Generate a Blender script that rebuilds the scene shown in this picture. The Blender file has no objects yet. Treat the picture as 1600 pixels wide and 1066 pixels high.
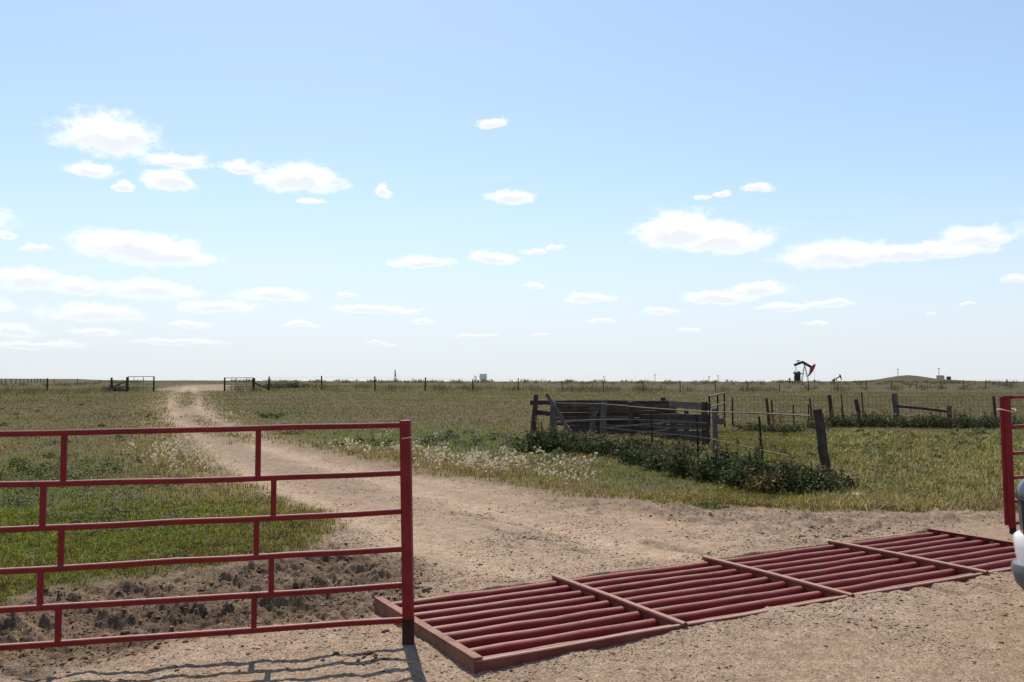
import bpy, math, random
import numpy as np
from mathutils import Vector, Matrix

random.seed(7)
rng = np.random.default_rng(11)
S = bpy.context.scene
COL = S.collection

# ------------------------------------------------------------------ camera
F = 1386.0; EYE = 1.65; PITCH = math.atan(63 / F)
cam = bpy.data.cameras.new('camera')
cam.sensor_width = 36.0; cam.lens = 36.0 * F / 1600.0
cam.clip_start = 0.05; cam.clip_end = 20000.0
cam_o = bpy.data.objects.new('camera', cam); COL.objects.link(cam_o)
cam_o.location = (0, 0, EYE); cam_o.rotation_euler = (math.pi / 2 + PITCH, 0, 0)
S.camera = cam_o

# ------------------------------------------------------------------ light and exposure
SUN_EL = math.radians(52.0)
SUN_AZ = math.radians(-13.0)            # clockwise from +Y
S.view_settings.view_transform = 'Standard'
S.view_settings.look = 'None'
S.view_settings.exposure = 0.42
S.view_settings.gamma = 1.0
sun = bpy.data.lights.new('sun', 'SUN'); sun.energy = 4.4; sun.angle = math.radians(0.55)
sun.color = (1.0, 0.925, 0.82)
sun_o = bpy.data.objects.new('sun', sun); COL.objects.link(sun_o)
sd = Vector((math.sin(SUN_AZ) * math.cos(SUN_EL), math.cos(SUN_AZ) * math.cos(SUN_EL), math.sin(SUN_EL)))
sun_o.rotation_euler = sd.to_track_quat('Z', 'Y').to_euler()

W = bpy.data.worlds.new('World'); S.world = W; W.use_nodes = True
SKY_STRENGTH = 0.10


def px_dir(px, py):
    c, s = math.cos(PITCH), math.sin(PITCH)
    x = (px - 800) / F; v = (533 - py) / F
    return np.array([x, c - s * v, s + c * v])


def px_azel(px, py):
    d = px_dir(px, py)
    return math.atan2(d[0], d[1]), math.atan2(d[2], math.hypot(d[0], d[1]))


# clouds: centre, half width, half height of each cumulus, read off as bearing and elevation
CLOUDS = [(165, 210, 78, 36), (205, 214, 36, 22), (140, 262, 40, 14), (196, 291, 15, 11), (283, 253, 50, 14), (265, 281, 40, 19), (382, 260, 36, 12),
          (470, 278, 68, 26), (488, 313, 24, 6), (597, 296, 15, 13), (768, 192, 28, 10), (800, 307, 40, 16),
          (200, 384, 85, 28), (255, 396, 82, 24), (38, 435, 46, 21), (122, 447, 42, 15), (232, 452, 68, 19), (430, 460, 62, 13), (345, 479, 58, 12),
          (145, 488, 80, 16), (660, 410, 50, 11), (772, 402, 46, 14), (838, 390, 24, 8), (832, 446, 18, 7),
          (1062, 358, 78, 34), (1120, 372, 92, 28), (1300, 398, 88, 24), (1430, 394, 110, 15), (1530, 370, 54, 18), (1188, 293, 23, 9), (1130, 301, 17, 6),
          (1100, 307, 17, 6), (920, 464, 40, 10), (1125, 464, 62, 14), (1180, 451, 55, 12), (1220, 480, 44, 8), (1298, 474, 35, 8), (1033, 488, 29, 9),
          (940, 502, 27, 6), (1278, 507, 22, 5), (1076, 514, 19, 4), (590, 484, 80, 8), (540, 459, 20, 5), (470, 507, 34, 6), (25, 515, 34, 13),
          (150, 520, 48, 7), (280, 533, 72, 7), (60, 538, 60, 7), (1590, 434, 17, 8), (870, 384, 20, 6), (660, 504, 22, 5), (600, 536, 24, 4),
          (300, 505, 28, 6), (8, 367, 14, 7), (55, 385, 20, 5), (1450, 488, 11, 3), (1512, 470, 10, 3), (845, 523, 14, 3), (740, 524, 40, 4), (1700, 340, 90, 30),
          (-130, 330, 110, 36), (-90, 470, 80, 20), (1730, 470, 80, 14)]


def build_world():
    nt = W.node_tree; N = nt.nodes; L = nt.links; N.clear()
    out = N.new('ShaderNodeOutputWorld')
    sky = N.new('ShaderNodeTexSky'); sky.sky_type = 'NISHITA'; sky.sun_disc = False
    sky.sun_elevation = SUN_EL; sky.sun_rotation = SUN_AZ
    sky.altitude = 0; sky.air_density = 1.0; sky.dust_density = 0.4; sky.ozone_density = 4.0
    bg = N.new('ShaderNodeBackground'); bg.inputs['Strength'].default_value = SKY_STRENGTH
    # the lens saw a hazier, softer gradient than clear air gives: compress it
    gm_ = N.new('ShaderNodeGamma'); gm_.inputs[1].default_value = .72; L.new(sky.outputs[0], gm_.inputs[0])
    tn = N.new('ShaderNodeMix'); tn.data_type = 'RGBA'; tn.blend_type = 'MULTIPLY'; tn.inputs[0].default_value = 1.0
    tn.inputs[7].default_value = (1.84, 1.88, 1.94, 1); L.new(gm_.outputs[0], tn.inputs[6])
    geo = N.new('ShaderNodeNewGeometry')
    neg = N.new('ShaderNodeVectorMath'); neg.operation = 'SCALE'; neg.inputs['Scale'].default_value = -1
    tc = N.new('ShaderNodeTexCoord')
    sep = N.new('ShaderNodeSeparateXYZ'); L.new(tc.outputs['Generated'], sep.inputs[0])

    def m(op, a, b=None, c=None):
        n = N.new('ShaderNodeMath'); n.operation = op
        for i, v in enumerate((a, b, c)):
            if v is None: continue
            if isinstance(v, (int, float)): n.inputs[i].default_value = v
            else: L.new(v, n.inputs[i])
        return n.outputs[0]
    az = m('ARCTAN2', sep.outputs[0], sep.outputs[1])
    el = m('ARCSINE', sep.outputs[2])
    hz = N.new('ShaderNodeMapRange'); hz.interpolation_type = 'SMOOTHSTEP'
    hz.inputs['From Min'].default_value = math.radians(-2); hz.inputs['From Max'].default_value = math.radians(14)
    hz.inputs['To Min'].default_value = .9; hz.inputs['To Max'].default_value = 0; L.new(el, hz.inputs['Value'])
    hm = N.new('ShaderNodeMix'); hm.data_type = 'RGBA'; L.new(hz.outputs[0], hm.inputs[0]); L.new(tn.outputs[2], hm.inputs[6])
    hm.inputs[7].default_value = (5.55, 5.95, 6.45, 1); L.new(hm.outputs[2], bg.inputs['Color'])
    comb = N.new('ShaderNodeCombineXYZ'); L.new(az, comb.inputs[0]); L.new(m('MULTIPLY', el, 1.7), comb.inputs[1])

    def noise(scale, detail, rough, off=0.0):
        n = N.new('ShaderNodeTexNoise'); n.noise_dimensions = '3D'
        n.inputs['Scale'].default_value = scale; n.inputs['Detail'].default_value = detail; n.inputs['Roughness'].default_value = rough
        ad = N.new('ShaderNodeVectorMath'); ad.operation = 'ADD'; ad.inputs[1].default_value = (off, off * .7, off * 1.3)
        L.new(comb.outputs[0], ad.inputs[0]); L.new(ad.outputs[0], n.inputs['Vector'])
        return n.outputs[0]
    n1 = noise(26, 5, .58, 3.1); n2 = noise(26, 5, .58, 17.7); n3 = noise(55, 5, .6, 8.2); n4 = noise(16, 4, .55, 29.0)
    waz = m('MULTIPLY_ADD', m('SUBTRACT', n1, .5), .042, az)
    wel = m('MULTIPLY_ADD', m('SUBTRACT', n2, .5), .017, el)
    g = bpy.data.node_groups.new('cloud_lobe', 'ShaderNodeTree')
    for nm in ('az', 'el', 'a0', 'e0', 'ra', 're'):
        g.interface.new_socket(nm, in_out='INPUT', socket_type='NodeSocketFloat')
    g.interface.new_socket('v', in_out='OUTPUT', socket_type='NodeSocketFloat')
    g.interface.new_socket('base', in_out='OUTPUT', socket_type='NodeSocketFloat')
    gi = g.nodes.new('NodeGroupInput'); go = g.nodes.new('NodeGroupOutput')

    def gm(op, a, b=None, c=None):
        n = g.nodes.new('ShaderNodeMath'); n.operation = op
        for i, v in enumerate((a, b, c)):
            if v is None: continue
            if isinstance(v, (int, float)): n.inputs[i].default_value = v
            else: g.links.new(v, n.inputs[i])
        return n.outputs[0]
    du = gm('DIVIDE', gm('SUBTRACT', gi.outputs['az'], gi.outputs['a0']), gi.outputs['ra'])
    de = gm('DIVIDE', gm('SUBTRACT', gi.outputs['el'], gi.outputs['e0']), gi.outputs['re'])
    dv = de
    de = gm('MAXIMUM', de, gm('MULTIPLY', de, -1.45))          # flatter cloud base
    r = gm('SQRT', gm('ADD', gm('MULTIPLY', du, du), gm('MULTIPLY', de, de)))
    vv = gm('MAXIMUM', gm('SUBTRACT', 1.0, r), -1.5)
    g.links.new(vv, go.inputs['v'])
    g.links.new(gm('MULTIPLY', gm('MAXIMUM', vv, 0.0), gm('MINIMUM', gm('MAXIMUM', gm('MULTIPLY_ADD', dv, -1.3, .62), 0.0), 1.0)), go.inputs['base'])
    V = None; BS = None
    for (cx, cy, rx, ry) in CLOUDS:
        a0, e0 = px_azel(cx, cy + ry * .18)
        q = N.new('ShaderNodeGroup'); q.node_tree = g
        L.new(waz, q.inputs['az']); L.new(wel, q.inputs['el'])
        q.inputs['a0'].default_value = a0; q.inputs['e0'].default_value = e0
        q.inputs['ra'].default_value = rx / F * 1.03; q.inputs['re'].default_value = ry / F * 1.08
        V = q.outputs[0] if V is None else m('MAXIMUM', V, q.outputs[0])
        BS = q.outputs[1] if BS is None else m('MAXIMUM', BS, q.outputs[1])
    body = m('MULTIPLY_ADD', m('SUBTRACT', n3, .5), 1.15, V)
    dens = N.new('ShaderNodeMapRange'); dens.interpolation_type = 'SMOOTHSTEP'
    dens.inputs['From Min'].default_value = -.10; dens.inputs['From Max'].default_value = .50
    L.new(body, dens.inputs['Value'])
    low = N.new('ShaderNodeMapRange'); low.inputs['From Min'].default_value = math.radians(1.0); low.inputs['From Max'].default_value = math.radians(9.0)
    low.inputs['To Min'].default_value = .45; low.inputs['To Max'].default_value = .97
    L.new(el, low.inputs['Value'])
    op = m('MULTIPLY', dens.outputs[0], low.outputs[0])
    core = N.new('ShaderNodeMapRange'); core.interpolation_type = 'SMOOTHSTEP'
    core.inputs['From Min'].default_value = .03; core.inputs['From Max'].default_value = .62
    L.new(m('MULTIPLY_ADD', m('SUBTRACT', n3, .5), .9, BS), core.inputs['Value'])
    ramp = N.new('ShaderNodeMix'); ramp.data_type = 'RGBA'
    ramp.inputs[6].default_value = (.84, .84, .845, 1); ramp.inputs[7].default_value = (.665, .685, .725, 1)
    L.new(core.outputs[0], ramp.inputs[0])
    bc = N.new('ShaderNodeBackground'); bc.inputs['Strength'].default_value = 1.0; L.new(ramp.outputs[2], bc.inputs['Color'])
    mix = N.new('ShaderNodeMixShader'); L.new(op, mix.inputs[0]); L.new(bg.outputs[0], mix.inputs[1]); L.new(bc.outputs[0], mix.inputs[2])
    L.new(mix.outputs[0], out.inputs['Surface'])
    N.remove(geo); N.remove(neg)


build_world()


# ------------------------------------------------------------------ numeric helpers
def _hash(ix, iy, seed):
    h = (ix.astype(np.int64) * 374761393 + iy.astype(np.int64) * 668265263 + seed * 974711) & 0xFFFFFFFF
    h = ((h ^ (h >> 13)) * 1274126177) & 0xFFFFFFFF
    return h ^ (h >> 16)


def perlin(x, y, seed=0):
    ix = np.floor(x); iy = np.floor(y); fx = x - ix; fy = y - iy
    u = fx * fx * fx * (fx * (fx * 6 - 15) + 10); v = fy * fy * fy * (fy * (fy * 6 - 15) + 10)

    def gr(jx, jy, dx, dy):
        a = (_hash(jx, jy, seed) & 1023) * (2 * math.pi / 1024.0)
        return np.cos(a) * dx + np.sin(a) * dy
    a = gr(ix, iy, fx, fy); b = gr(ix + 1, iy, fx - 1, fy); c = gr(ix, iy + 1, fx, fy - 1); d = gr(ix + 1, iy + 1, fx - 1, fy - 1)
    return ((a + (b - a) * u) * (1 - v) + (c + (d - c) * u) * v) * 1.5


def fbm(x, y, oct=4, seed=0, rough=.5):
    s = 0; a = 1.0; t = 0
    for i in range(oct):
        s = s + a * perlin(x * 2 ** i + 13.7 * i, y * 2 ** i - 7.1 * i, seed + i); t += a; a *= rough
    return s / t


def sstep(a, b, x):
    t = np.clip((x - a) / (b - a), 0, 1); return t * t * (3 - 2 * t)


# ------------------------------------------------------------------ terrain
RR = [0, 5, 8, 14, 20, 30, 45, 60, 80, 95, 115, 130, 165, 200, 260, 300, 420, 600, 1500, 7000]
TERR = {
    -200: [-.05, -.05, -.03, 0, .04, .13, .28, .42, .58, .64, .68, .70, .75, .80, .90, 1.3, 2.75, 2.2, -6, -60],
    110: [-.05, -.05, -.03, 0, .04, .13, .28, .44, .62, .66, .69, .70, .75, .80, .92, 1.3, 2.75, 2.0, -6, -60],
    170: [-.05, -.05, -.03, 0, .04, .13, .29, .46, .66, .70, .80, .88, 1.1, 1.35, 1.55, 1.75, 2.1, 1.0, -6, -60],
    300: [-.05, -.05, -.02, 0, .05, .14, .30, .47, .67, .80, 1.02, 1.17, 1.5, 1.74, 1.80, 1.80, 1.7, .5, -6, -60],
    500: [-.04, -.04, -.01, 0, .05, .15, .32, .52, .80, .95, 1.12, 1.25, 1.42, 1.52, 1.52, 1.5, 1.3, 0, -6, -60],
    800: [-.02, -.02, .0, 0, .03, .10, .22, .37, .55, .66, .88, 1.05, 1.30, 1.50, 1.52, 1.5, 1.4, 0, -6, -60],
    950: [0, 0, 0, 0, .02, .05, .13, .23, .36, .44, .70, .90, 1.22, 1.46, 1.48, 1.48, 1.4, 0, -6, -60],
    1118: [.01, .01, .01, 0, .0, .0, .04, .10, .19, .28, .50, .76, 1.12, 1.42, 1.46, 1.46, 1.4, 0, -6, -60],
    1397: [.02, .02, .02, 0, -.02, -.02, .02, .09, .18, .26, .40, .56, 1.02, 1.40, 1.46, 1.5, 1.6, 0, -6, -60],
    1600: [.02, .02, .02, 0, -.02, -.02, .02, .09, .18, .26, .37, .46, .95, 1.30, 1.38, 1.40, 1.3, 0, -6, -60],
    1900: [.02, .02, .02, 0, -.02, -.02, .02, .09, .18, .26, .37, .46, .95, 1.30, 1.38, 1.40, 1.3, 0, -6, -60]}
_AZ = np.array([math.atan((p - 800) / F) for p in TERR]); _TB = np.array(list(TERR.values()))
_RL = np.log(np.array(RR) + 2.0)

GO = np.array([-.2237, 5.1868]); GA = .50376; GL = 6.23; GW = 1.571; GZ = .05; GS = .0153
gu = np.array([math.cos(GA), math.sin(GA)]); gv = np.array([-math.sin(GA), math.cos(GA)])


def guard_uv(x, y):
    dx = x - GO[0]; dy = y - GO[1]
    return dx * gu[0] + dy * gu[1], dx * gv[0] + dy * gv[1]


def base_z(x, y):
    x = np.asarray(x, float); y = np.asarray(y, float)
    r = np.hypot(x, y); az = np.arctan2(x, y)
    fr = np.interp(np.log(r + 2.0), _RL, np.arange(len(RR)))
    fa = np.interp(az, _AZ, np.arange(len(_AZ)))
    i = np.minimum(fr.astype(int), len(RR) - 2); j = np.minimum(fa.astype(int), len(_AZ) - 2)
    u = fr - i; v = fa - j; u = u * u * (3 - 2 * u) * .5 + u * .5; v = v * v * (3 - 2 * v)
    z = (_TB[j, i] * (1 - u) + _TB[j, i + 1] * u) * (1 - v) + (_TB[j + 1, i] * (1 - u) + _TB[j + 1, i + 1] * u) * v
    # spoil mound on the skyline
    mx, my = .4473 * 300, 300.0
    lm = 1 + .35 * fbm(x / 5, y / 5, 3, 15)
    z = z + 1.05 * lm * np.exp(-((np.abs(x - mx + 1.0) / 6.8) ** 2.4) - ((y - my) / 9) ** 2) + 1.05 * np.exp(-((x - mx - 2.0) / 16) ** 2 - ((y - my) / 16) ** 2)
    z = z + fbm(x / 11, y / 11, 3, 5) * .10 * sstep(10, 60, r) + fbm(x / 60, y / 60, 2, 9) * .22 * sstep(60, 200, r)
    return z


def at(px, py):
    """world point where the line of sight through a photo pixel meets the ground"""
    d = px_dir(px, py)
    t = np.geomspace(2.5, 900, 6000)
    P = np.outer(t, d); P[:, 2] += EYE
    below = P[:, 2] < base_z(P[:, 0], P[:, 1])
    k = int(np.argmax(below)) if below.any() else len(t) - 1
    return P[k]


def poly_at(pts):
    return np.array([at(*p)[:2] for p in pts])


def at_y(px, Y, z=None):
    """point at forward distance Y on the bearing of a photo column"""
    x = (px - 800) / F * (Y * math.cos(PITCH))
    return Vector((x, Y, float(base_z(x, Y)) if z is None else z))


def z_of(py, Y):
    v = (533 - py) / F; c, s = math.cos(PITCH), math.sin(PITCH)
    return EYE + Y * (s + c * v) / (c - s * v)


def sdist(x, y, poly):
    """signed distance to polygon, positive inside"""
    n = len(poly); d2 = np.full(x.shape, 1e18); ins = np.zeros(x.shape, bool)
    for i in range(n):
        ax, ay = poly[i]; bx, by = poly[(i + 1) % n]
        ex, ey = bx - ax, by - ay; wx, wy = x - ax, y - ay
        t = np.clip((wx * ex + wy * ey) / (ex * ex + ey * ey + 1e-12), 0, 1)
        d2 = np.minimum(d2, (wx - t * ex) ** 2 + (wy - t * ey) ** 2)
        c = (ay > y) != (by > y)
        with np.errstate(divide='ignore', invalid='ignore'):
            c &= x < (bx - ax) * (y - ay) / (by - ay + 1e-30) + ax
        ins ^= c
    d = np.sqrt(d2); return np.where(ins, d, -d)


ROAD = poly_at([(262, 611), (254, 626), (259, 645), (268, 664), (288, 690), (326, 716), (352, 742), (392, 764), (452, 786), (510, 806), (528, 826),
                (495, 852), (420, 868), (300, 886), (160, 903), (78, 922), (0, 948), (-160, 975)])
ROAD = np.vstack([ROAD, [[-6.0, 4.6], [-9.0, 1.0], [-9, -6], [14, -6], [14, 4]],
                  poly_at([(1900, 812), (1720, 806), (1600, 800), (1480, 800), (1400, 800), (1300, 797), (1200, 796), (1100, 791), (1000, 783), (900, 774), (800, 761), (720, 750),
                           (640, 736), (560, 716), (500, 704), (430, 689), (380, 672), (348, 655), (324, 636), (312, 618), (318, 611)])])
ISLES = [poly_at([(278, 613), (303, 613), (302, 632), (290, 637), (279, 633)]),
         poly_at([(322, 670), (368, 672), (392, 684), (398, 692), (370, 692), (335, 682)]), poly_at([(296, 648), (312, 650), (330, 660), (332, 666), (310, 664)])]
PAD = np.vstack([poly_at([(245, 611), (355, 611)]), [at_y(372, 88)[:2]], [at_y(362, 128)[:2]], [at_y(292, 122)[:2]], [at_y(236, 92)[:2]]])
MUD = poly_at([(-160, 960), (0, 936), (70, 916), (155, 899), (300, 886), (420, 868), (500, 850), (570, 858), (640, 875), (655, 915), (615, 940), (560, 965), (440, 975),
               (300, 998), (150, 1030), (0, 1058), (-160, 1085)])
EDGE = poly_at([(820, 768), (1000, 785), (1200, 797), (1570, 802), (1570, 825), (1440, 830), (1280, 850), (1180, 832), (1000, 806), (860, 788)])


LANES = [poly_at([(292, 604), (278, 616), (266, 632), (272, 652), (286, 676), (312, 700), (352, 724), (420, 752), (520, 792), (640, 840), (800, 895)]),
         poly_at([(302, 604), (308, 618), (312, 634), (336, 655), (362, 672), (410, 696), (470, 715), (560, 740), (680, 772), (850, 818), (1060, 872)]),
         poly_at([(560, 728), (760, 768), (960, 800), (1150, 830), (1300, 850)]), poly_at([(860, 790), (1100, 815), (1380, 838)])]
MARKS = [poly_at([(1330, 905), (1385, 914), (1420, 928)]), poly_at([(1395, 912), (1460, 922), (1500, 931)]), poly_at([(1010, 845), (1060, 858), (1105, 868)]), poly_at([(1220, 910), (1300, 930)]), poly_at([(1480, 905), (1570, 930)]),
         poly_at([(740, 820), (840, 842), (930, 862)]), poly_at([(700, 800), (800, 815), (900, 840)])]


def line_dist(x, y, pl):
    d2 = np.full(x.shape, 1e18)
    for (ax, ay), (bx, by) in zip(pl[:-1], pl[1:]):
        ex, ey = bx - ax, by - ay; t = np.clip(((x - ax) * ex + (y - ay) * ey) / (ex * ex + ey * ey), 0, 1)
        d2 = np.minimum(d2, (x - ax - t * ex) ** 2 + (y - ay - t * ey) ** 2)
    return np.sqrt(d2)


def lane(x, y):
    w = .34 + .10 * fbm(x / 1.1, y / 1.1, 2, 77)
    return np.clip(sum(k * np.exp(-(line_dist(x, y, p) / w) ** 2) for p, k in zip(LANES, (1, 1, .6, .6))), 0, 1)


def marks(x, y):
    j = .05 * fbm(x / .3, y / .3, 2, 78)
    return np.clip(sum(np.exp(-((line_dist(x, y, p) + j) / .055) ** 2) for p in MARKS), 0, 1)


def dirt_mask(x, y):
    r = np.hypot(x, y)
    n = fbm(x / .9, y / .9, 4, 21) * .42 * np.clip(r / 14, .95, 3) + fbm(x / .16, y / .16, 2, 33) * .10
    m = sdist(x, y, ROAD)
    for i in ISLES: m = np.minimum(m, -sdist(x, y, i))
    m = np.maximum(m, sdist(x, y, PAD))
    w = .10 + .012 * r
    return sstep(-1, 1, (m + n) / w * .5)


def mud_mask(x, y):
    return sstep(-.35, .35, sdist(x, y, MUD) + fbm(x / .5, y / .5, 3, 44) * .25)


def edge_mask(x, y):
    return sstep(-.5, .5, sdist(x, y, EDGE) + fbm(x / .6, y / .6, 3, 46) * .5)


def micro_z(x, y, dirt, mud, edge):
    r = np.hypot(x, y); near = 1 - sstep(14, 30, r)
    z = fbm(x / .5, y / .5, 4, 60) * .018 * near
    lump = fbm(x / .17, y / .17, 4, 61, .6)
    rid = 1 - np.abs(fbm(x / .26, y / .26, 4, 62, .6)) * 2.4
    lump2 = fbm(x / .12, y / .12, 4, 67, .65)
    bil = .095 * np.abs(perlin(x / .17 + .5 * lump, y / .20, 301)) + .042 * np.abs(perlin(x / .075, y / .09 + .6 * lump, 302)) + .016 * np.abs(perlin(x / .036, y / .045, 303))
    z = z + mud * dirt * (lump * .05 + bil * 1.0 * np.clip(.85 + 1.7 * fbm(x / .5, y / .5, 3, 304), .15, 1.9) - .075) * (1 - sstep(9, 14, r))
    z = z + edge * dirt * (lump2 * .04 + bil * .95 * np.clip(.35 + 2.0 * fbm(x / .8, y / .5, 2, 305), 0, 1.4) + np.maximum(fbm(x / .35, y / .35, 4, 66, .6), 0) * .05) * (1 - sstep(14, 22, r))
    z = z + dirt * fbm(x / .045, y / .045, 3, 63, .6) * .0085 * (1 - sstep(7, 12, r))
    # wheel ruts that curve toward the crossing
    u, v = guard_uv(x, y)
    z = z + dirt * near * .02 * fbm(u / .22 + fbm(x, y, 2, 70) * .8, v / 2.6, 3, 71) * (1 - mud)
    z = z - dirt * (1 - mud) * (lane(x, y) * .045 + marks(x, y) * .028) + dirt * (1 - mud) * .02 * fbm(x / 2.2, y / 2.2, 2, 79)
    z = z + (1 - dirt) * fbm(x / .28, y / .28, 3, 64) * .05 * near
    # dust drifted against the crossing's near side, lower at its left end
    z = z + .036 * sstep(.9, 2.4, u) * np.exp(-(np.minimum(v, 0) / .9) ** 2) * (v < GW * .5) * (u < GL + 2)
    z = z + .05 * np.exp(-(np.maximum(v - GW, 0) / .7) ** 2) * (v >= GW * .5) * sstep(-.2, .8, u) * (u < GL + 2)
    pit = sstep(-.005, .03, np.minimum(np.minimum(u - .03, GL - .03 - u), np.minimum(v - .03, GW - .03 - v)))
    return np.where(pit > 0, (z + 0) * (1 - pit) - .6 * pit, z)


# greenness (0 dry .. 1 lush) as patches by bearing and distance
def _pz(px, py): p = at(px, py); return math.atan2(p[0], p[1]), math.log(math.hypot(p[0], p[1]))


GREEN = [(_pz(640, 684), .17, .16, 1.0), (_pz(450, 648), .05, .10, .8), (_pz(790, 690), .09, .13, .9), (_pz(180, 820), .30, .34, .95), (_pz(30, 780), .2, .35, .8), (_pz(950, 742), .12, .13, .8),
         (_pz(1400, 775), .28, .12, .7), (_pz(400, 830), .10, .16, .6), (_pz(1450, 700), .3, .4, .38), (_pz(1150, 775), .2, .1, .5)]


def greenness(x, y):
    az = np.arctan2(x, y); lr = np.log(np.hypot(x, y) + .01)
    g = 0
    for (a, l), sa, sl, w in GREEN: g = np.maximum(g, w * np.exp(-((az - a) / sa) ** 2 - ((lr - l) / sl) ** 2))
    g = g + .25 * fbm(x / 2.5, y / 2.5, 3, 80) + .30 * fbm(az * 9, lr * 9, 4, 83)
    return np.clip(g, 0, 1)


def dryness(x, y, dirt_d):
    """tan grass by the road's edge: dirt_d = signed distance to the road"""
    return np.exp(-(np.maximum(-dirt_d, 0) / 1.2) ** 2) * sstep(8.5, 13, np.hypot(x, y))


def ground_z(x, y):
    x = np.atleast_1d(np.asarray(x, float)); y = np.atleast_1d(np.asarray(y, float))
    d = dirt_mask(x, y); return base_z(x, y) + micro_z(x, y, d, mud_mask(x, y), edge_mask(x, y))


def gz(x, y): return float(ground_z(x, y)[0])


# ------------------------------------------------------------------ mesh helpers
def np_mesh(name, V, quads=None, tris=None, mat=None, col=None, smooth=False, parent=None):
    me = bpy.data.meshes.new(name)
    V = np.asarray(V, np.float32); me.vertices.add(len(V)); me.vertices.foreach_set('co', V.ravel())
    idx = []; st = []; n0 = 0
    if quads is not None and len(quads):
        q = np.asarray(quads, np.int32); idx.append(q.ravel()); st.append(np.arange(len(q), dtype=np.int32) * 4); n0 = len(q) * 4
    if tris is not None and len(tris):
        t = np.asarray(tris, np.int32); idx.append(t.ravel()); st.append(np.arange(len(t), dtype=np.int32) * 3 + n0)
    idx = np.concatenate(idx); st = np.concatenate(st)
    me.loops.add(len(idx)); me.loops.foreach_set('vertex_index', idx)
    me.polygons.add(len(st)); me.polygons.foreach_set('loop_start', st)
    if smooth: me.polygons.foreach_set('use_smooth', np.ones(len(st), bool))
    me.update(calc_edges=True)
    if col is not None:
        c = np.ones((len(V), 4), np.float32); c[:, :3] = col
        a = me.color_attributes.new('tint', 'FLOAT_COLOR', 'POINT'); a.data.foreach_set('color', c.ravel())
    if mat: me.materials.append(mat)
    o = bpy.data.objects.new(name, me); COL.objects.link(o)
    if parent: o.parent = parent
    return o


def tag(o, label=None, cat=None, group=None, kind=None):
    if label: o['label'] = label
    if cat: o['category'] = cat
    if group: o['group'] = group
    if kind: o['kind'] = kind
    return o


def thing(name, label, cat, loc=(0, 0, 0), rz=0.0, group=None):
    o = bpy.data.objects.new(name, None); COL.objects.link(o); o.empty_display_size = .2
    o.location = loc; o.rotation_euler = (0, 0, rz)
    return tag(o, label, cat, group)


def origin_of(p):
    v = Vector((0, 0, 0))
    while p is not None: v = v + p.location; p = p.parent
    return v


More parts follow.
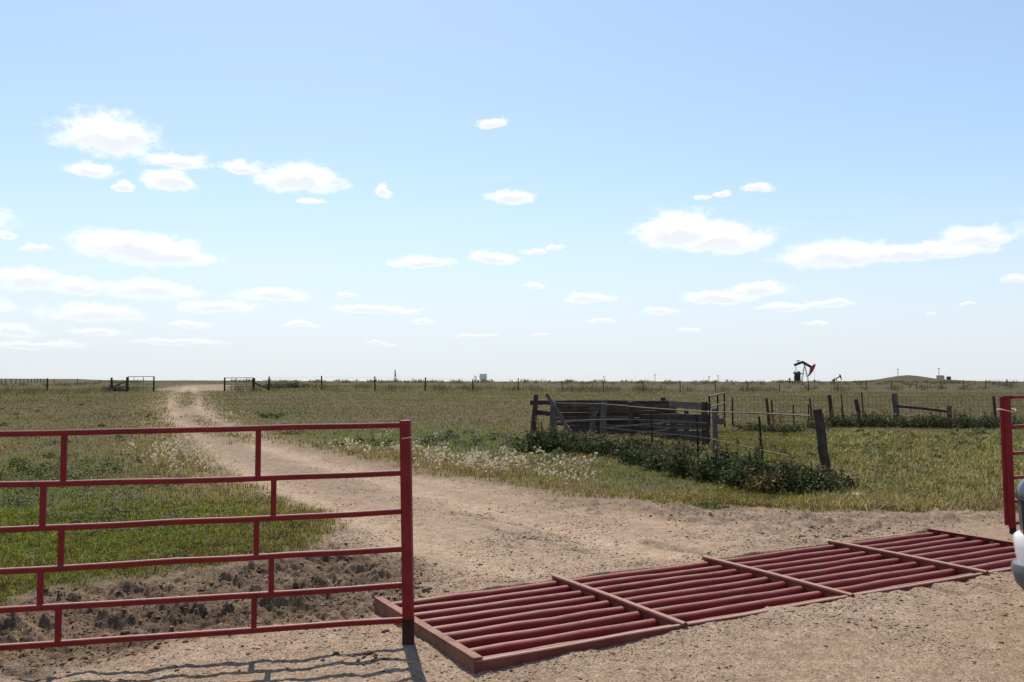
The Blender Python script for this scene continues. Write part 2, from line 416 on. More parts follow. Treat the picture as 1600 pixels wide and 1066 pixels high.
class MB:
    def __init__(s): s.v = []; s.f = []

    def sweep(s, pts, sect, scale=None, up=(0, 0, 1), closed=True, rough=0, seed=0):
        """sweep a 2D section (list of (a,b)) along points; capped"""
        R = random.Random(seed); b0 = len(s.v); n = len(sect)
        pts = [Vector(p) for p in pts]; up = Vector(up)
        for i, p in enumerate(pts):
            t = (pts[min(i + 1, len(pts) - 1)] - pts[max(i - 1, 0)]).normalized()
            u = up if abs(t.dot(up)) < .98 else Vector((1, 0, 0)) if abs(t.x) < .9 else Vector((0, 1, 0))
            a = t.cross(u).normalized(); b = a.cross(t).normalized()
            k = 1 if scale is None else scale[i]
            for (x, y) in sect:
                j = 1 + (R.uniform(-rough, rough) if rough else 0)
                s.v.append(p + a * (x * k * j) + b * (y * k * j))
        for i in range(len(pts) - 1):
            for j in range(n):
                k = (j + 1) % n
                s.f.append((b0 + i * n + j, b0 + i * n + k, b0 + (i + 1) * n + k, b0 + (i + 1) * n + j))
        if closed:
            s.f.append(tuple(b0 + j for j in range(n))[::-1]); e = b0 + (len(pts) - 1) * n
            s.f.append(tuple(e + j for j in range(n)))
        return s

    def tube(s, pts, r, n=10, scale=None, rough=0, seed=0):
        return s.sweep(pts, [(math.cos(2 * math.pi * j / n) * r, math.sin(2 * math.pi * j / n) * r) for j in range(n)], scale, rough=rough, seed=seed)

    def bar(s, p0, p1, w, h, up=(0, 0, 1), ch=.12, n=1):
        """box section bar with chamfered edges: w across, h along up"""
        c = min(w, h) * ch; a, b = w / 2, h / 2
        sec = [(-a + c, -b), (a - c, -b), (a, -b + c), (a, b - c), (a - c, b), (-a + c, b), (-a, b - c), (-a, -b + c)]
        p0 = Vector(p0); p1 = Vector(p1)
        return s.sweep([p0.lerp(p1, i / n) for i in range(n + 1)], sec, up=up)

    def plank(s, p0, p1, w, h, seed=0, n=8, warp=.012):
        """weathered board: slight warp and uneven edges"""
        R = random.Random(seed); p0 = Vector(p0); p1 = Vector(p1)
        c = min(w, h) * .15; a, b = w / 2, h / 2
        sec = [(-a + c, -b), (a - c, -b), (a, -b + c), (a, b - c), (a - c, b), (-a + c, b), (-a, b - c), (-a, -b + c)]
        pts = []; ph = R.uniform(0, 6)
        for i in range(n + 1):
            t = i / n; q = p0.lerp(p1, t)
            q = q + Vector((R.uniform(-1, 1) * warp * .5, R.uniform(-1, 1) * warp * .4, math.sin(ph + t * 4) * warp + R.uniform(-1, 1) * warp * .3)); pts.append(q)
        return s.sweep(pts, sec, rough=.05, seed=seed, scale=[1 + R.uniform(-.05, .05) for _ in pts])

    def box(s, c, d, rz=0.0, ch=.02):
        c = Vector(c); m = Matrix.Rotation(rz, 3, 'Z'); k = min(d) * ch
        p0 = c - Vector((0, 0, d[2] / 2)); b0 = len(s.v)
        x, y = d[0] / 2, d[1] / 2
        for z, q in ((0, k), (k, 0), (d[2] - k, 0), (d[2], k)):
            for (i, j) in ((-1, -1), (1, -1), (1, 1), (-1, 1)):
                s.v.append(p0 + m @ Vector((i * (x - q), j * (y - q), z)))
        for l in range(3):
            for j in range(4):
                kk = (j + 1) % 4; s.f.append((b0 + l * 4 + j, b0 + l * 4 + kk, b0 + l * 4 + 4 + kk, b0 + l * 4 + 4 + j))
        s.f.append((b0 + 3, b0 + 2, b0 + 1, b0)); s.f.append((b0 + 12, b0 + 13, b0 + 14, b0 + 15))
        return s

    def lathe(s, c, prof, n=24):
        c = Vector(c); b0 = len(s.v)
        for (r, z) in prof:
            for j in range(n):
                a = 2 * math.pi * j / n; s.v.append(c + Vector((math.cos(a) * r, math.sin(a) * r, z)))
        for i in range(len(prof) - 1):
            for j in range(n):
                k = (j + 1) % n; s.f.append((b0 + i * n + j, b0 + i * n + k, b0 + (i + 1) * n + k, b0 + (i + 1) * n + j))
        s.f.append(tuple(b0 + j for j in range(n))[::-1]); e = b0 + (len(prof) - 1) * n; s.f.append(tuple(e + j for j in range(n)))
        return s

    def prism(s, outline, p0, ax, ay, ext):
        """outline (list of 2D) in axes ax, ay from p0, extruded by vector ext"""
        p0 = Vector(p0); ax = Vector(ax); ay = Vector(ay); ext = Vector(ext); b0 = len(s.v); n = len(outline)
        for e in (Vector((0, 0, 0)), ext):
            for (x, y) in outline: s.v.append(p0 + ax * x + ay * y + e)
        s.f.append(tuple(range(b0, b0 + n))[::-1]); s.f.append(tuple(range(b0 + n, b0 + 2 * n)))
        for j in range(n):
            k = (j + 1) % n; s.f.append((b0 + j, b0 + k, b0 + n + k, b0 + n + j))
        return s

    def obj(s, name, mat, parent=None, smooth=None, label=None):
        o0 = origin_of(parent)
        me = bpy.data.meshes.new(name); me.from_pydata([tuple(v - o0) for v in s.v], [], s.f); me.update()
        import bmesh
        bm = bmesh.new(); bm.from_mesh(me); bmesh.ops.recalc_face_normals(bm, faces=bm.faces); bm.to_mesh(me); bm.free()
        if smooth is not None: me.shade_smooth(); me.set_sharp_from_angle(angle=math.radians(smooth))
        me.materials.append(mat)
        o = bpy.data.objects.new(name, me); COL.objects.link(o)
        if parent: o.parent = parent
        if label: o['label'] = label
        return o


def copy_thing(root):
    r = root.copy(); COL.objects.link(r)
    for ch in root.children:
        c = ch.copy(); COL.objects.link(c); c.parent = r
        for g in ch.children:
            d = g.copy(); COL.objects.link(d); d.parent = c
    return r


# ------------------------------------------------------------------ materials
def mat(name, build):
    m = bpy.data.materials.new(name); m.use_nodes = True; nt = m.node_tree; nt.nodes.clear()
    out = nt.nodes.new('ShaderNodeOutputMaterial'); build(nt, out); return m


class NB:
    """tiny node-building helper"""
    def __init__(s, nt): s.nt = nt

    def n(s, t, **kw):
        q = s.nt.nodes.new(t)
        for k, v in kw.items(): setattr(q, k, v)
        return q

    def lk(s, a, b): s.nt.links.new(a, b)

    def noise(s, vec, scale, detail=4, rough=.55, dist=0):
        q = s.n('ShaderNodeTexNoise'); q.inputs['Scale'].default_value = scale; q.inputs['Detail'].default_value = detail
        q.inputs['Roughness'].default_value = rough; q.inputs['Distortion'].default_value = dist
        if vec is not None: s.lk(vec, q.inputs['Vector'])
        return q.outputs[0]

    def coords(s, scale=(1, 1, 1), obj=True):
        t = s.n('ShaderNodeTexCoord'); mp = s.n('ShaderNodeMapping'); mp.inputs['Scale'].default_value = scale
        s.lk(t.outputs['Object'], mp.inputs['Vector']); return mp.outputs[0]

    def world(s, scale=(1, 1, 1)):
        t = s.n('ShaderNodeNewGeometry'); mp = s.n('ShaderNodeMapping'); mp.inputs['Scale'].default_value = scale
        s.lk(t.outputs['Position'], mp.inputs['Vector']); return mp.outputs[0]

    def ramp(s, fac, stops):
        q = s.n('ShaderNodeValToRGB'); e = q.color_ramp.elements
        while len(e) < len(stops): e.new(.5)
        for i, (p, c) in enumerate(stops):
            e[i].position = p; e[i].color = (*c, 1) if len(c) == 3 else c
        s.lk(fac, q.inputs[0]); return q.outputs[0]

    def mix(s, fac, a, b, mode='MIX'):
        q = s.n('ShaderNodeMix', data_type='RGBA', blend_type=mode)
        for i, v in ((0, fac), (6, a), (7, b)):
            if isinstance(v, (int, float)): q.inputs[i].default_value = v
            elif isinstance(v, tuple): q.inputs[i].default_value = (*v, 1)
            else: s.lk(v, q.inputs[i])
        return q.outputs[2]

    def math(s, op, a, b=0.0, c=0.0):
        q = s.n('ShaderNodeMath', operation=op)
        for i, v in enumerate((a, b, c)):
            if isinstance(v, (int, float)): q.inputs[i].default_value = v
            else: s.lk(v, q.inputs[i])
        return q.outputs[0]

    def bsdf(s, out, col, rough=.7, metal=0.0, bump=None, bstr=.3, bdist=.01, spec=.5):
        p = s.n('ShaderNodeBsdfPrincipled')
        if isinstance(col, tuple): p.inputs['Base Color'].default_value = (*col, 1)
        else: s.lk(col, p.inputs['Base Color'])
        if isinstance(rough, (int, float)): p.inputs['Roughness'].default_value = rough
        else: s.lk(rough, p.inputs['Roughness'])
        p.inputs['Metallic'].default_value = metal
        p.inputs['Specular IOR Level'].default_value = spec
        if bump is not None:
            b = s.n('ShaderNodeBump'); b.inputs['Strength'].default_value = bstr; b.inputs['Distance'].default_value = bdist
            s.lk(bump, b.inputs['Height']); s.lk(b.outputs[0], p.inputs['Normal'])
        s.lk(p.outputs[0], out.inputs['Surface']); return p


def m_ground(nt, out):
    b = NB(nt); w = b.world()
    at_ = b.n('ShaderNodeAttribute', attribute_name='tint'); col = at_.outputs['Color']
    f1 = b.noise(w, 90, 5, .7); f2 = b.noise(w, 7, 5, .6); f3 = b.noise(w, 330, 3, .6)
    v = b.n('ShaderNodeTexVoronoi'); v.inputs['Scale'].default_value = 70; b.lk(w, v.inputs['Vector'])
    c = b.mix(1.0, col, b.ramp(f1, [(.3, (.42, .40, .38)), (.5, (1, 1, 1)), (.7, (1.55, 1.55, 1.55))]), 'MULTIPLY')
    c = b.mix(1.0, c, b.ramp(f2, [(.3, (.78, .76, .74)), (.7, (1.18, 1.18, 1.18))]), 'MULTIPLY')
    c = b.mix(.55, c, b.mix(1.0, c, b.ramp(v.outputs['Color'], [(.0, (.45, .43, .41)), (.5, (1, 1, 1)), (.95, (1.75, 1.70, 1.62))]), 'MULTIPLY'))
    h = b.math('ADD', b.math('MULTIPLY', f1, .6), b.math('ADD', b.math('MULTIPLY', f3, .25), b.math('MULTIPLY', v.outputs['Distance'], -.4)))
    b.bsdf(out, c, .95, bump=h, bstr=.75, bdist=.012, spec=.12)


def m_tint(rough=.9, trans=0.0, mul=1.0, spec=.2, tm=(1.15, 1.2, .8)):
    def f(nt, out):
        b = NB(nt); at_ = b.n('ShaderNodeAttribute', attribute_name='tint'); col = at_.outputs['Color']
        if trans:
            p = b.bsdf(out, col, rough, spec=spec); t = b.n('ShaderNodeBsdfTranslucent')
            q = b.mix(1.0, col, tm, 'MULTIPLY'); b.lk(q, t.inputs['Color'])
            ms = b.n('ShaderNodeMixShader'); ms.inputs[0].default_value = trans
            b.lk(p.outputs[0], ms.inputs[1]); b.lk(t.outputs[0], ms.inputs[2]); b.lk(ms.outputs[0], out.inputs['Surface'])
        else:
            n = b.noise(b.world(), 160, 4, .6)
            c = b.mix(1.0, col, b.ramp(n, [(.3, (.7, .7, .7)), (.7, (1.25, 1.25, 1.25))]), 'MULTIPLY')
            b.bsdf(out, c, rough, bump=n, bstr=.4, bdist=.006, spec=spec)
    return f


def m_red_paint(nt, out):
    b = NB(nt); w = b.world()
    n = b.noise(w, 9, 5, .6); n2 = b.noise(w, 60, 4, .6)
    c = b.ramp(n, [(.3, (.15, .009, .010)), (.55, (.215, .013, .013)), (.8, (.24, .024, .020))])
    chip = b.ramp(b.noise(w, 38, 6, .7), [(.66, (0, 0, 0)), (.71, (1, 1, 1))])
    c = b.mix(b.math('MULTIPLY', chip, .7), c, (.17, .075, .05))
    g = b.n('ShaderNodeNewGeometry'); sp = b.n('ShaderNodeSeparateXYZ'); b.lk(g.outputs['Normal'], sp.inputs[0])
    top = b.math('MULTIPLY', b.math('MAXIMUM', sp.outputs[2], 0.0), b.ramp(n2, [(.3, (.4, .4, .4)), (.7, (.78, .78, .78))]))
    c = b.mix(b.math('POWER', top, 1.5), c, (.42, .27, .21))  # dust on upward faces, paled further to stand in for a sunlit highlight
    b.bsdf(out, c, b.ramp(n2, [(.3, (.4,) * 3), (.7, (.62,) * 3)]), bump=n2, bstr=.12, bdist=.002, spec=.22)


def m_guard(nt, out):
    b = NB(nt); w = b.world()
    n = b.noise(w, 3.2, 5, .6); n2 = b.noise(w, 40, 5, .65); n3 = b.noise(b.world((2, 2, 14)), 6, 4, .6)
    c = b.ramp(n, [(.3, (.165, .011, .008)), (.5, (.21, .017, .011)), (.72, (.18, .036, .022))])
    c = b.mix(b.ramp(n2, [(.5, (0,) * 3), (.68, (.55,) * 3)]), c, (.10, .04, .028))
    g = b.n('ShaderNodeNewGeometry'); sp = b.n('ShaderNodeSeparateXYZ'); b.lk(g.outputs['Normal'], sp.inputs[0])
    top = b.ramp(sp.outputs[2], [(.80, (0,) * 3), (.99, (1,) * 3)])
    dust = b.math('MULTIPLY', top, b.ramp(b.noise(w, 5, 5, .65), [(.28, (.25,) * 3), (.62, (.85,) * 3)]))
    c = b.mix(dust, c, (.27, .165, .115))
    scuff = b.ramp(b.noise(w, 7, 4, .6), [(.60, (0,) * 3), (.66, (1,) * 3)])
    c = b.mix(b.math('MULTIPLY', scuff, .4), c, (.035, .025, .025))
    b.bsdf(out, c, b.ramp(n2, [(.3, (.36,) * 3), (.7, (.62,) * 3)]), bump=n2, bstr=.2, bdist=.003, spec=.18)


def m_beam(nt, out):
    b = NB(nt); w = b.world()
    n = b.noise(w, 6, 6, .65); n2 = b.noise(w, 45, 5, .65)
    c = b.ramp(n, [(.3, (.13, .032, .022)), (.5, (.19, .072, .044)), (.7, (.25, .13, .085))])
    c = b.mix(b.ramp(n2, [(.4, (0,) * 3), (.7, (.6,) * 3)]), c, (.27, .17, .115))
    b.bsdf(out, c, .75, bump=n2, bstr=.35, bdist=.004, spec=.3)


def m_cross(nt, out):
    b = NB(nt); w = b.world(); n = b.noise(w, 6, 6, .65); n2 = b.noise(w, 45, 5, .65)
    c = b.ramp(n, [(.3, (.15, .022, .017)), (.55, (.19, .05, .035)), (.75, (.22, .085, .06))])
    g = b.n('ShaderNodeNewGeometry'); sp = b.n('ShaderNodeSeparateXYZ'); b.lk(g.outputs['Normal'], sp.inputs[0])
    dust = b.math('MULTIPLY', b.ramp(sp.outputs[2], [(.25, (0,) * 3), (.85, (1,) * 3)]), b.ramp(n2, [(.3, (.55,) * 3), (.7, (1,) * 3)]))
    b.bsdf(out, b.mix(dust, c, (.37, .235, .18)), .7, bump=n2, bstr=.35, bdist=.004, spec=.25)


def m_wood(c0, c1, c2, sc=(18, 18, 1.6)):
    def f(nt, out):
        b = NB(nt); w = b.coords(sc); n = b.noise(w, 2.4, 6, .65, .4); n2 = b.noise(b.coords(), 5, 4, .6)
        c = b.ramp(n, [(.28, c0), (.5, c1), (.74, c2)])
        c = b.mix(1.0, c, b.ramp(n2, [(.3, (.7,) * 3), (.7, (1.25,) * 3)]), 'MULTIPLY')
        b.bsdf(out, c, .9, bump=n, bstr=.6, bdist=.012, spec=.2)
    return f


def m_plain(col, rough=.6, metal=0.0, var=.3, sc=8, bstr=.15, spec=.5):
    def f(nt, out):
        b = NB(nt); n = b.noise(b.coords(), sc, 5, .6)
        lo = tuple(x * (1 - var) for x in col); hi = tuple(x * (1 + var) for x in col)
        b.bsdf(out, b.ramp(n, [(.3, lo), (.7, hi)]), rough, metal, bump=n, bstr=bstr, bdist=.004, spec=spec)
    return f


def m_carpaint(nt, out):
    b = NB(nt); n = b.noise(b.coords(), 5, 5, .6)
    sp = b.n('ShaderNodeSeparateXYZ'); b.lk(b.coords(), sp.inputs[0])
    dirt = b.math('MULTIPLY', b.ramp(sp.outputs[2], [(.3, (1,) * 3), (.75, (.1,) * 3)]), b.ramp(n, [(.35, (0,) * 3), (.75, (.55,) * 3)]))
    p = b.bsdf(out, b.mix(dirt, (.86, .87, .86), (.45, .37, .29)), .28, spec=.5)
    p.inputs['Coat Weight'].default_value = .6; p.inputs['Coat Roughness'].default_value = .06


def m_glass_dark(nt, out):
    b = NB(nt); n = b.noise(b.coords(), 3, 3)
    p = b.bsdf(out, b.ramp(n, [(.3, (.012, .015, .02)), (.7, (.03, .035, .042))]), .06, spec=.7)


M = {}
M['ground'] = mat('pasture_soil', m_ground)
M['grass'] = mat('grass_blades', m_tint(.7, .42, spec=.15))
M['leaf'] = mat('weed_leaves', m_tint(.75, .16, spec=.12))
M['seed'] = mat('seed_heads', m_tint(.8, .3, spec=.1, tm=(1.05, 1.0, .9)))
M['stone'] = mat('gravel_stone', m_tint(.92, 0, spec=.15))
M['red'] = mat('red_gate_paint', m_red_paint)
M['guard'] = mat('worn_red_pipe', m_guard)
M['beam'] = mat('dusty_rust_beam', m_beam)
M['cross'] = mat('dusty_red_cross_beam', m_cross)
M['dark_iron'] = mat('bare_dark_iron', m_plain((.055, .020, .015), .8, 0, .5, 9, spec=.2))
M['grey_wood'] = mat('grey_weathered_wood', m_wood((.055, .045, .038), (.115, .095, .08), (.19, .165, .14)))
M['brown_wood'] = mat('brown_weathered_wood', m_wood((.030, .019, .014), (.066, .043, .032), (.12, .085, .065)))
M['board_wood'] = mat('old_corral_board', m_wood((.03, .021, .017), (.075, .056, .045), (.15, .118, .096), (1.8, 18, 18)))
M['red_board'] = mat('old_red_board', m_wood((.034, .019, .014), (.070, .040, .030), (.13, .086, .066), (1.8, 18, 18)))
M['pole_wood'] = mat('bleached_pole', m_wood((.11, .086, .064), (.17, .136, .104), (.25, .205, .16), (6, 6, 6)))
M['steel_post'] = mat('dark_steel_post', m_plain((.018, .015, .014), .8, 0, .4, 20, spec=.15))
M['wire'] = mat('galvanised_wire', m_plain((.13, .115, .10), .7, .0, .2, 12, spec=.2))
M['far_gate'] = mat('galvanised_gate_pipe', m_plain((.20, .175, .15), .7, .0, .2, 12, spec=.2))
M['black_steel'] = mat('black_machine_paint', m_plain((.018, .019, .022), .5, .1, .3, 2))
M['red_head'] = mat('red_machine_paint', m_plain((.34, .055, .025), .6, 0, .3, 2))
M['frame_steel'] = mat('green_grey_machine_paint', m_plain((.08, .085, .07), .55, .1, .3, 2))
M['tank_white'] = mat('pale_tank_paint', m_plain((.88, .82, .77), .8, 0, .08, 1.5, spec=.1))
M['tank_rust'] = mat('pale_pinkish_tank_steel', m_plain((.62, .45, .42), .7, 0, .15, 1.2))
M['tank_dark'] = mat('dark_tank_steel', m_plain((.07, .07, .08), .6, .1, .2, 1.2))
M['pole_far'] = mat('utility_pole_wood', m_plain((.09, .08, .07), .9, 0, .2, 2, spec=.1))
M['car'] = mat('white_vehicle_paint', m_carpaint)
M['glass'] = mat('dark_vehicle_glass', m_glass_dark)
M['lamp'] = mat('headlight_lens', m_plain((.028, .032, .048), .2, 0, .25, 6, 0.0, .5))
M['black_plastic'] = mat('black_trim_plastic', m_plain((.022, .021, .02), .6, 0, .2, 20))
M['grey_plastic'] = mat('grey_trim_plastic', m_plain((.10, .10, .105), .55, 0, .15, 20))
M['rubber'] = mat('tyre_rubber', m_plain((.02, .02, .02), .85, 0, .2, 20))
M['alloy'] = mat('wheel_alloy', m_plain((.45, .45, .46), .35, .8, .1, 10))
M['strap'] = mat('pale_wire_tie', m_plain((.55, .40, .36), .6, .2, .2, 20))
M['trough'] = mat('dark_trough_steel', m_plain((.02, .018, .016), .95, 0, .3, 6, spec=.05))
M['edge_iron'] = mat('dusty_edge_iron', m_plain((.25, .175, .14), .8, 0, .3, 5, spec=.2))
M['blue_edge'] = mat('worn_blue_grey_edge', m_plain((.28, .32, .37), .6, 0, .3, 10))

# ------------------------------------------------------------------ ground sheet: one polar grid split along the track's edge
DIRT_A = np.array([.236, .166, .112]); DIRT_B = np.array([.286, .212, .150]); MUDC = np.array([.062, .039, .025]); MUDL = np.array([.180, .122, .078])
THATCH = np.array([.078, .062, .030]); THGREEN = np.array([.055, .062, .018]); FARC = np.array([.070, .058, .029]); TAN = np.array([.16, .118, .066])


def build_ground():
    a_f = np.arange(-.76, .7601, .00165); a_c = np.linspace(.76, 2 * math.pi - .76, 90)[1:-1]
    A = np.concatenate([a_f, a_c]); nA = len(A)
    R = [.05, .6, 1.2, 1.8, 2.3, 2.6]
    while R[-1] < 7000:
        r = R[-1]; R.append(r * (1.0024 if r < 9.5 else 1.005 if r < 14 else 1.0065 if r < 50 else 1.011 if r < 420 else 1.08))
    R = np.array(R); nR = len(R)
    x = (R[:, None] * np.sin(A)[None]).ravel(); y = (R[:, None] * np.cos(A)[None]).ravel(); r = np.repeat(R, nA)
    d = dirt_mask(x, y); mu = mud_mask(x, y) * d; ed = edge_mask(x, y) * d
    z = base_z(x, y) + micro_z(x, y, d, mu, ed)
    gr = greenness(x, y); dd = sdist(x, y, ROAD); dry = dryness(x, y, dd)
    big = fbm(x / 1.7, y / 1.7, 4, 91)[:, None]
    cd = DIRT_A + (DIRT_B - DIRT_A) * np.clip(.5 + big * .9, 0, 1)
    lump = fbm(x / .2, y / .2, 4, 92)[:, None]
    cm = MUDC + (MUDL - MUDC) * np.clip(.38 + lump * .9 + fbm(x / .9, y / .9, 2, 97)[:, None] * .5, 0, 1)
    ln = lane(x, y)[:, None]; cd = cd * (1 + .20 * ln) * (1 - .16 * (1 - ln) * sstep(9, 16, r)[:, None]) * (1 - .25 * marks(x, y)[:, None])
    cd = cd * (1 - mu[:, None] * .9) + cm * mu[:, None] * .9
    cd = cd * (1 - .50 * ed[:, None] * np.clip(.5 + lump, 0, 1))
    tg = THATCH + (THGREEN - THATCH) * gr[:, None]; tg = tg + (TAN - tg) * (dry * .75)[:, None]
    far = sstep(25, 90, r)[:, None]
    mott = fbm(x / 3.2, y / 3.2, 4, 93)[:, None]
    cf = FARC * (1 + .22 * mott) + (THGREEN * .9 - FARC) * np.clip(gr[:, None] * .8 + .2 * fbm(x / 14, y / 14, 3, 94)[:, None], 0, 1)
    tg = tg * (1 - far) + cf * far
    col = tg * (1 - d[:, None]) + cd * d[:, None]
    # faces
    i = np.arange(nR - 1)[:, None]; j = np.arange(nA)[None]; k = (j + 1) % nA
    Q = np.stack([i * nA + j, i * nA + k, (i + 1) * nA + k, (i + 1) * nA + j], -1).reshape(-1, 4)[:, ::-1]
    dq = d[Q].mean(1)
    V = np.stack([x, y, z], -1)
    for nm, sel in (('ground', dq <= .5), ('dirt_road', dq > .5)):
        q = Q[sel]; used = np.unique(q); re = np.zeros(len(V), np.int64); re[used] = np.arange(len(used))
        o = np_mesh(nm, V[used], quads=re[q], mat=M['ground'], col=col[used], smooth=True); o['kind'] = 'structure'


build_ground()


# ------------------------------------------------------------------ loose gravel and soil clods (nobody could count them)
def scatter_polar(n, r0, r1, a0=-.66, a1=.66, pw=-1.0):
    """points with density ~ r**(pw-1) per area between two radii"""
    u = rng.random(n)
    if abs(pw) < 1e-6: r = r0 * (r1 / r0) ** u
    else: r = (r0 ** pw + u * (r1 ** pw - r0 ** pw)) ** (1 / pw)
    a = rng.uniform(a0, a1, n)
    return r * np.sin(a), r * np.cos(a), r


def not_pit(x, y):
    u, v = guard_uv(x, y); return ~((u > -.06) & (u < GL + .06) & (v > -.06) & (v < GW + .06))


def build_gravel():
    x, y, r = scatter_polar(190000, 3.2, 26, -.62, .62, -.35)
    d = dirt_mask(x, y); mu = mud_mask(x, y)
    patch = np.clip((.4 + fbm(x / 1.1, y / 1.1, 3, 120) * 1.8) * (1 - .6 * lane(x, y)), .04, 1)
    # gravel heaped along both long sides of the crossing
    u, v = guard_uv(x, y); dv = np.minimum(np.abs(v + .1), np.abs(v - GW - .15)); patch = np.maximum(patch, (dv < .22) * (u > -.2) * (u < GL + .3) * .95)
    k = (d > .6) & not_pit(x, y) & (rng.random(len(x)) < patch * (1 - .6 * mu)); x, y, r = x[k], y[k], r[k]; n = len(x)
    z = ground_z(x, y)
    s = .0032 * np.exp(rng.normal(0, .5, n)) * np.clip(r / 4.5, .9, 2.2); s = np.minimum(s, .017)
    base = np.array([[1, 0, 0], [0, 1, 0], [-1, 0, 0], [0, -1, 0], [0, 0, .5], [0, 0, -.6]])
    V = base[None] * s[:, None, None] * rng.uniform(.6, 1.35, (n, 6, 1))
    a = rng.uniform(0, 6.28, n); c, sn = np.cos(a), np.sin(a)
    V = np.stack([V[..., 0] * c[:, None] * 1.3 - V[..., 1] * sn[:, None], V[..., 0] * sn[:, None] * 1.3 + V[..., 1] * c[:, None], V[..., 2]], -1)
    V += np.stack([x, y, z + s * .12], -1)[:, None]
    T = np.array([[0, 1, 4], [1, 2, 4], [2, 3, 4], [3, 0, 4], [1, 0, 5], [2, 1, 5], [3, 2, 5], [0, 3, 5]])
    tr = (T[None] + 6 * np.arange(n)[:, None, None]).reshape(-1, 3)
    pal = .82 * np.array([[.30, .21, .13], [.36, .27, .19], [.22, .15, .10], [.42, .36, .28], [.30, .25, .20], [.10, .07, .05], [.58, .51, .42], [.33, .20, .14]])
    pc = rng.choice(len(pal), n, p=[.25, .24, .09, .16, .09, .03, .08, .06])
    col = pal[pc] * rng.uniform(.8, 1.15, (n, 1))
    o = np_mesh('gravel', V.reshape(-1, 3), tris=tr, mat=M['stone'], col=np.repeat(col, 6, 0)); tag(o, kind='stuff')


build_gravel()


def ico(sub):
    import bmesh
    bm = bmesh.new(); bmesh.ops.create_icosphere(bm, subdivisions=sub, radius=1)
    V = np.array([v.co[:] for v in bm.verts]); T = np.array([[v.index for v in f.verts] for f in bm.faces]); bm.free(); return V, T


def build_clods():
    IV, IT = ico(2); IV1, IT1 = ico(1)
    x, y, r = scatter_polar(60000, 3.3, 15, -.62, .62, -.2)
    mu = mud_mask(x, y); ed = edge_mask(x, y); d = dirt_mask(x, y)
    p = np.maximum(mu * .9, ed * .35) + .012
    k = (d > .5) & not_pit(x, y) & (rng.random(len(x)) < p); x, y, r = x[k], y[k], r[k]
    # extra heaps thrown up by hooves and wheels
    ex = []
    for (px, py, rx, ry, n) in [(1288, 826, 30, 7, 40), (1300, 842, 40, 5, 40), (820, 838, 8, 2, 5), (848, 822, 14, 3, 9), (905, 836, 10, 4, 6), (560, 1030, 60, 8, 30), (640, 925, 40, 18, 90), (95, 925, 40, 8, 40)]:
        for _ in range(n):
            q = at(px + rng.normal() * rx * .6, py + rng.normal() * ry * .6); ex.append(q[:2])
    ex = np.array(ex); big = np.concatenate([np.zeros(len(x), bool), np.ones(len(ex), bool)]); x = np.concatenate([x, ex[:, 0]]); y = np.concatenate([y, ex[:, 1]]); r = np.hypot(x, y)
    kk = not_pit(x, y); x, y, r, big = x[kk], y[kk], r[kk], big[kk]; n = len(x)
    mu2 = mud_mask(x, y); z = ground_z(x, y); s = np.minimum(.0050 * np.exp(rng.normal(0, .55, n)), .021); s[big] *= 1.7
    V0, T0 = (IV, IT)
    m = len(V0)
    jit = 1 + .30 * np.stack([perlin(V0[:, 0] * 1.3 + 17.3 * i, V0[:, 1] * 1.3 + V0[:, 2] * 1.7 - 9.1 * i, 5) for i in range(n)])[..., None] + rng.normal(0, .06, (n, m, 1))
    V = V0[None] * jit * s[:, None, None] * np.stack([rng.uniform(.8, 1.6, n), rng.uniform(.7, 1.2, n), rng.uniform(.45, .85, n)], -1)[:, None]
    a = rng.uniform(0, 6.28, n); c, sn = np.cos(a)[:, None], np.sin(a)[:, None]
    V = np.stack([V[..., 0] * c - V[..., 1] * sn, V[..., 0] * sn + V[..., 1] * c, V[..., 2]], -1) + np.stack([x, y, z + s * .25], -1)[:, None]
    col = np.where(mu2[:, None] > .4, np.array([.125, .082, .050]), np.array([.18, .122, .076])) * np.where(big, .62, 1.0)[:, None] * rng.uniform(.65, 1.6, (n, 1))
    o = np_mesh('soil_clods', V.reshape(-1, 3), tris=(T0[None] + m * np.arange(n)[:, None, None]).reshape(-1, 3), mat=M['stone'], col=np.repeat(col, m, 0), smooth=False)
    tag(o, kind='stuff')


build_clods()


# ------------------------------------------------------------------ grass
def blades(name, x, y, z, h, w, col, lean=.45, windx=.12, material='grass', curl=1.0, tipcol=None):
    n = len(x); a = rng.uniform(0, 6.28, n); l = np.abs(rng.normal(0, lean, n)) * h
    dx = np.cos(a) * l + windx * h; dy = np.sin(a) * l
    t = rng.uniform(0, 6.28, n); wx, wy = np.cos(t) * w * .5, np.sin(t) * w * .5
    B = np.stack([x, y, z], -1)
    P = np.zeros((n, 5, 3))
    P[:, 0] = B + np.stack([-wx, -wy, -0.01 + 0 * wx], -1); P[:, 1] = B + np.stack([wx, wy, -0.01 + 0 * wx], -1)
    mid = B + np.stack([dx * .32, dy * .32, h * .58], -1)
    P[:, 2] = mid + np.stack([wx * .8, wy * .8, 0 * wx], -1); P[:, 3] = mid - np.stack([wx * .8, wy * .8, 0 * wx], -1)
    drop = np.clip(np.hypot(dx, dy) / np.maximum(h, 1e-4), 0, 1.3) * curl
    P[:, 4] = B + np.stack([dx, dy, h * (1 - .38 * np.minimum(drop, 1.6))], -1)
    i = 5 * np.arange(n)[:, None]
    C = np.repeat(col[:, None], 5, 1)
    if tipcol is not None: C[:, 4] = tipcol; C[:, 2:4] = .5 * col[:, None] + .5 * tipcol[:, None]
    return np_mesh(name, P.reshape(-1, 3), quads=i + np.array([[0, 1, 2, 3]]), tris=i + np.array([[3, 2, 4]]), mat=M[material], col=C.reshape(-1, 3))


